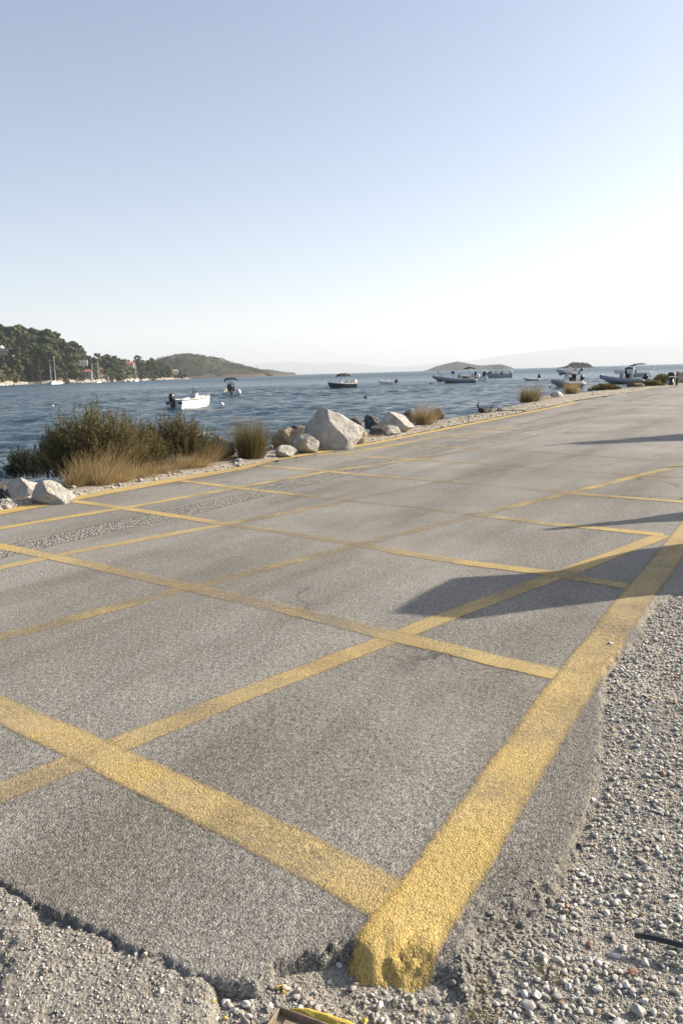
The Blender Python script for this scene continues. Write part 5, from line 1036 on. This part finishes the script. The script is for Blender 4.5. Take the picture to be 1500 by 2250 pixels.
# pale rocks of the shoreline
parts = []; us_ = r.uniform(-60, 420, 900); tz = r.uniform(0.0, 0.05, 900); P = np.array([pen_at(u, t) for u, t in zip(us_, tz)]); P[:, 2] = SEA+r.uniform(-0.2, 0.9, 900)
tinted('shore_rocks', [scatter_mesh(P, np.where(us_ < 60, r.uniform(1.5, 4.5, 900), r.uniform(0.8, 2.6, 900)), 2, r, np.clip(r.normal(0.68, 0.18, 900), 0, 0.93))], 'pebbles', kind='stuff', label='pale shoreline rocks under the wooded hill')
# ---- houses
paint('house_white', (0.72, 0.71, 0.68), 0.9); paint('house_cream', (0.62, 0.52, 0.42), 0.9); paint('house_stone', (0.25, 0.235, 0.21), 0.95); paint('roof_tile', (0.36, 0.15, 0.085), 0.9); paint('pane_dark', (0.03, 0.035, 0.04), 0.2); paint('house_grey', (0.33, 0.33, 0.335), 0.9); paint('terra', (0.50, 0.27, 0.16), 0.9)
def house(u, t, w, d, h, label, wall='house_white', roof=None, wins=((0.25, 0.55), (0.7, 0.55)), rot=0, ww=0.9, wh=1.2, sink=1.5):
    p = pen_at(u, t); hs = thing('house', label, 'house', (p[0], p[1], p[2]), radians(rot)); MB().box(-w/2, w/2, 0, d, -sink, h).build('wall', MAT[wall], hs)
    if roof == 'flat': MB().box(-w/2-0.15, w/2+0.15, -0.15, d+0.15, h+0.01, h+0.4).build('roof', MAT[wall], hs)
    elif roof: MB().loft([[(-w/2-0.5, -0.5, h+0.01), (w/2+0.5, -0.5, h+0.01), (w/2+0.5, d+0.5, h+0.01), (-w/2-0.5, d+0.5, h+0.01)], [(-w/4, d*0.45, h+d*0.28), (w/4, d*0.45, h+d*0.28), (w/4, d*0.55, h+d*0.28), (-w/4, d*0.55, h+d*0.28)]], True, True, True).build('roof', MAT[roof], hs)
    for fx, fz in wins:
        x = -w/2+w*fx; z = h*fz; wi = MB().box(x-ww/2-0.12, x+ww/2+0.12, -0.06, -0.003, z-wh/2-0.12, z+wh/2+0.12).build('window', MAT[wall], hs); MB().box(x-ww/2, x+ww/2, -0.10, -0.065, z-wh/2, z+wh/2).build('pane', MAT['pane_dark'], wi)
    return hs
# arcaded building
p = pen_at(14, 0.35); hs = thing('arcaded_building', 'grey white building with two rows of arches among the pines', 'building', (p[0], p[1], p[2]), radians(-4))
Wb = 28.0; x1_ = 7.5; x0_ = x1_-Wb
MB().box(x0_, x1_, 0.8, 9, -3, 9.0).build('wall', MAT['house_grey'], hs); MB().box(x0_, x1_-10, 2, 9, 9.01, 11.5).build('upper_storey', MAT['house_grey'], hs); MB().box(x0_, x1_, -0.4, 0.8, -3, 0.6).build('terrace', MAT['house_grey'], hs)
for fl_ in (0, 1):
    for k in range(13):
        xc = x1_-4.6-k*1.85; z0 = 0.9+fl_*3.6
        if xc < x0_+1: continue
        ar = MB(); pts = [(xc-0.65, z0), (xc-0.65, z0+1.7)]+[(xc-0.65*cos(pi*q/6), z0+1.7+0.65*sin(pi*q/6)) for q in range(1, 6)]+[(xc+0.65, z0+1.7), (xc+0.65, z0)]
        ar.add([(a_, 0.74, b_) for a_, b_ in pts], [tuple(range(len(pts)))]); o_ = ar.build('arch_opening', MAT['pane_dark'], hs)
    MB().box(x0_, x1_-0.2, 0.45, 0.79, 3.6+fl_*3.6, 4.2+fl_*3.6).build('balcony', MAT['house_white'], hs)
    for k in range(14):
        xc = x1_-3.7-k*1.85
        if xc > x0_+0.4: MB().box(xc-0.28, xc+0.28, 0.3, 0.73, 0.6+fl_*3.6, 3.59+fl_*3.6).build('pier', MAT['house_white'], hs)
house(185, 0.58, 9, 7, 6.2, 'cubic white flat-roofed house above the olive trees', 'house_white', 'flat', ((0.2, 0.5), (0.5, 0.5), (0.8, 0.55)), 15); house(143, 0.8, 5, 4, 3.2, 'small white house just showing between pine tops', 'house_white', 'flat', ((0.5, 0.5),), 20)
house(284, 0.66, 12, 8, 4.2, 'wide villa with hipped terracotta tile roof on the slope', 'house_cream', 'roof_tile', ((0.2, 0.5), (0.45, 0.5), (0.8, 0.5)), 10, sink=4); house(291, 0.9, 9, 6, 4.0, 'upper house with tiled roof behind the wide villa', 'terra', 'roof_tile', ((0.3, 0.5), (0.7, 0.5)), 10)
house(194, 0.06, 6.5, 6, 6.5, 'old grey stone house with tiled roof at the waterline', 'house_stone', 'roof_tile', ((0.5, 0.55),), 12, 0.9, 1.8); house(223, 0.3, 5, 4, 3.5, 'small orange walled house in the olive trees', 'terra', 'roof_tile', ((0.6, 0.5),), 15); house(233, 0.04, 5, 4, 3.2, 'low grey boat shed on the wooded shore', 'house_stone', 'flat', ((0.5, 0.45),), 10)
house(386, 0.4, 8, 6, 5.0, 'white house with tan roof near the tip of the peninsula', 'house_white', 'terra', ((0.3, 0.5), (0.7, 0.5)), 10)
for k, (u0, u1) in enumerate(((46, 62), (66, 86), (88, 118), (128, 190), (262, 290))):
    a = pen_at(u0, 0.012); b = pen_at(u1, 0.012); L = math.hypot(b[0]-a[0], b[1]-a[1]); MB().box(0, L-0.4, 0, 0.8, SEA-0.6, SEA+[2.0, 2.0, 2.2, 1.2, 1.8][k]).build('sea_wall', MAT[['limestone', 'limestone', 'limestone', 'limestone_dark', 'limestone'][k]], None, False, label=['pale quay wall joining the rocky point', 'second pale quay wall left of the catamaran', 'long pale quay wall behind the catamaran', 'low dark quay wall under the dense pines', 'pale quay wall by the ketch'][k], cat='wall', loc=(a[0], a[1], 0), rotz=math.atan2(b[1]-a[1], b[0]-a[0]))
for u in (66.5, 72):
    p = pen_at(u, 0.6); t = thing('power_pole', 'wooden power pole standing between the pines', 'pole', p, 0, 'power poles in the wood'); MB().tube([(0, 0, -1), (0, 0, 15.5)], [0.2, 0.13], 7).build('pole', MAT['old_timber'], t); MB().box(-0.9, 0.9, -0.08, 0.08, 14.6, 14.8).build('crossarm', MAT['old_timber'], t)

# ================================================================== UNSEEN STAND-INS ADDED TO CAST THE SHADOWS ON THE ROAD
sh = SUN_DIR[:2]/np.linalg.norm(SUN_DIR[:2]); pr = np.array([-sh[1], sh[0]]); TE = math.tan(SUN_EL)
poly = [g2(*q) for q in ((868, 1345), (930, 1305), (1000, 1270), (1130, 1262), (1220, 1257), (1320, 1228), (1400, 1208), (1500, 1196), (1640, 1178), (1640, 1294), (1500, 1304), (1420, 1310), (1200, 1336), (1030, 1361))]
s0_ = max(q@sh for q in poly[:1])+4.4; pts = [(q@pr, (s0_-q@sh)*TE) for q in poly]  # panel outline is the wanted road shadow projected back toward the sun
tm = sum(t_ for t_, h_ in pts)/len(pts); o2 = sh*s0_+pr*tm; t = thing('shadow_board', 'unseen upright timber panel added to cast the large road shadow', 'shadow caster', (o2[0], o2[1], -0.05), math.atan2(pr[1], pr[0]))  # unseen panel, added only to cast that shadow
m = MB(); k = len(pts); m.add([(a_-tm, -0.03, h_+0.05) for a_, h_ in pts]+[(a_-tm, 0.03, h_+0.05) for a_, h_ in pts], [tuple(range(k)), tuple(range(2*k-1, k-1, -1))]+[(i, (i+1) % k+0, (i+1) % k+k, i+k) for i in range(k)]); m.build('panel', MAT['old_timber'], t)
lo = min(h_ for _, h_ in pts)
for x in (-0.35, 0.35): MB().box(x-0.05, x+0.05, 0.035, 0.13, -0.3, lo+0.5).build('leg', MAT['old_timber'], t)
def shadow_parasol(tip_px, right_px, d, label):  # unseen folded sunshade, a guess placed so its shadow tip lands on the road
    tp, rp = g2(*tip_px), g2(*right_px); b_ = tp+sh*d; H = d*TE; t = thing('shadow_parasol', label, 'shadow_parasol', (b_[0], b_[1], -0.05), 0, 'unseen closed sunshades added for their shadows'); MB().tube([(0, 0, 0), (0, 0, H)], 0.022, 8).build('pole', MAT['steel_tube'], t, True)
    m = MB(); secs = []
    for f_, w_ in ((1.0, 0.02), (0.9, 0.05), (0.76, 0.09), (0.66, 0.19), (0.52, 0.25), (0.30, 0.30), (0.26, 0.22)): secs.append([((w_+0.025*cos(3*a_))*cos(a_), (w_+0.025*cos(3*a_))*sin(a_), H*f_) for a_ in [2*pi*k_/18 for k_ in range(18)]])
    m.loft(secs, True, True, True).build('folded_canopy', MAT['cream_vinyl'], t, True); MB().tube([(0, 0, 0), (0, 0, 0.09)], [0.24, 0.2], 14).build('foot', MAT['house_grey'], t)
shadow_parasol((1178, 1166), (1500, 1138), 4.6, 'unseen closed sunshade added to cast the thin pointed road shadow')
shadow_parasol((1452, 1028), (1500, 1024), 5.0, 'unseen closed sunshade added to cast the small farther road shadow')
# unseen slim cypress, guessed and widened to cast the far tree shadow
tp = g2(1168, 981); b_ = tp+sh*9.0; H = 9.0*TE; t = thing('unseen_cypress', 'unseen slim cypress guessed from the far tree shadow on the road', 'tree', (b_[0], b_[1], -0.05)); r = np.random.default_rng(5)
MB().tube([(0, 0, -0.3), (0, 0, H*0.9)], [0.13, 0.02], 8).build('trunk', MAT['bark'], t, True); C, q = [], []
for i in range(70): f_ = r.random(); a_ = r.random()*6.28; ww_ = 1.35*(1-f_)**0.8*min(1, f_*8+0.3); C.append(np.array([cos(a_)*ww_*0.6, sin(a_)*ww_*0.6, H*(0.08+0.9*f_)])); q.append(max(0.035, ww_*0.42))
V, Fs = clump_mesh(r, C, q, 60, 0.06, 1.5); link('crown', mesh_np('crown', V, Fs, False), MAT['fir_needles'], t)
# ================================================================== HAZE
hm = bpy.data.materials.new('haze_air'); hm.use_nodes = True; nt = hm.node_tree; nt.nodes.clear()
ho = nt.nodes.new('ShaderNodeOutputMaterial'); hv = nt.nodes.new('ShaderNodeVolumePrincipled'); nt.links.new(hv.outputs[0], ho.inputs['Volume'])
hv.inputs['Color'].default_value = (0.84, 0.89, 0.95, 1); hv.inputs['Density'].default_value = 0.9e-4; hv.inputs['Anisotropy'].default_value = 0.15
hb = MB().box(-21900, 21900, -3600, 21900, -4.0, 1150.0)
hz_o = hb.build('haze', hm, kind='stuff', label='thin pale sea haze hanging over the bay')
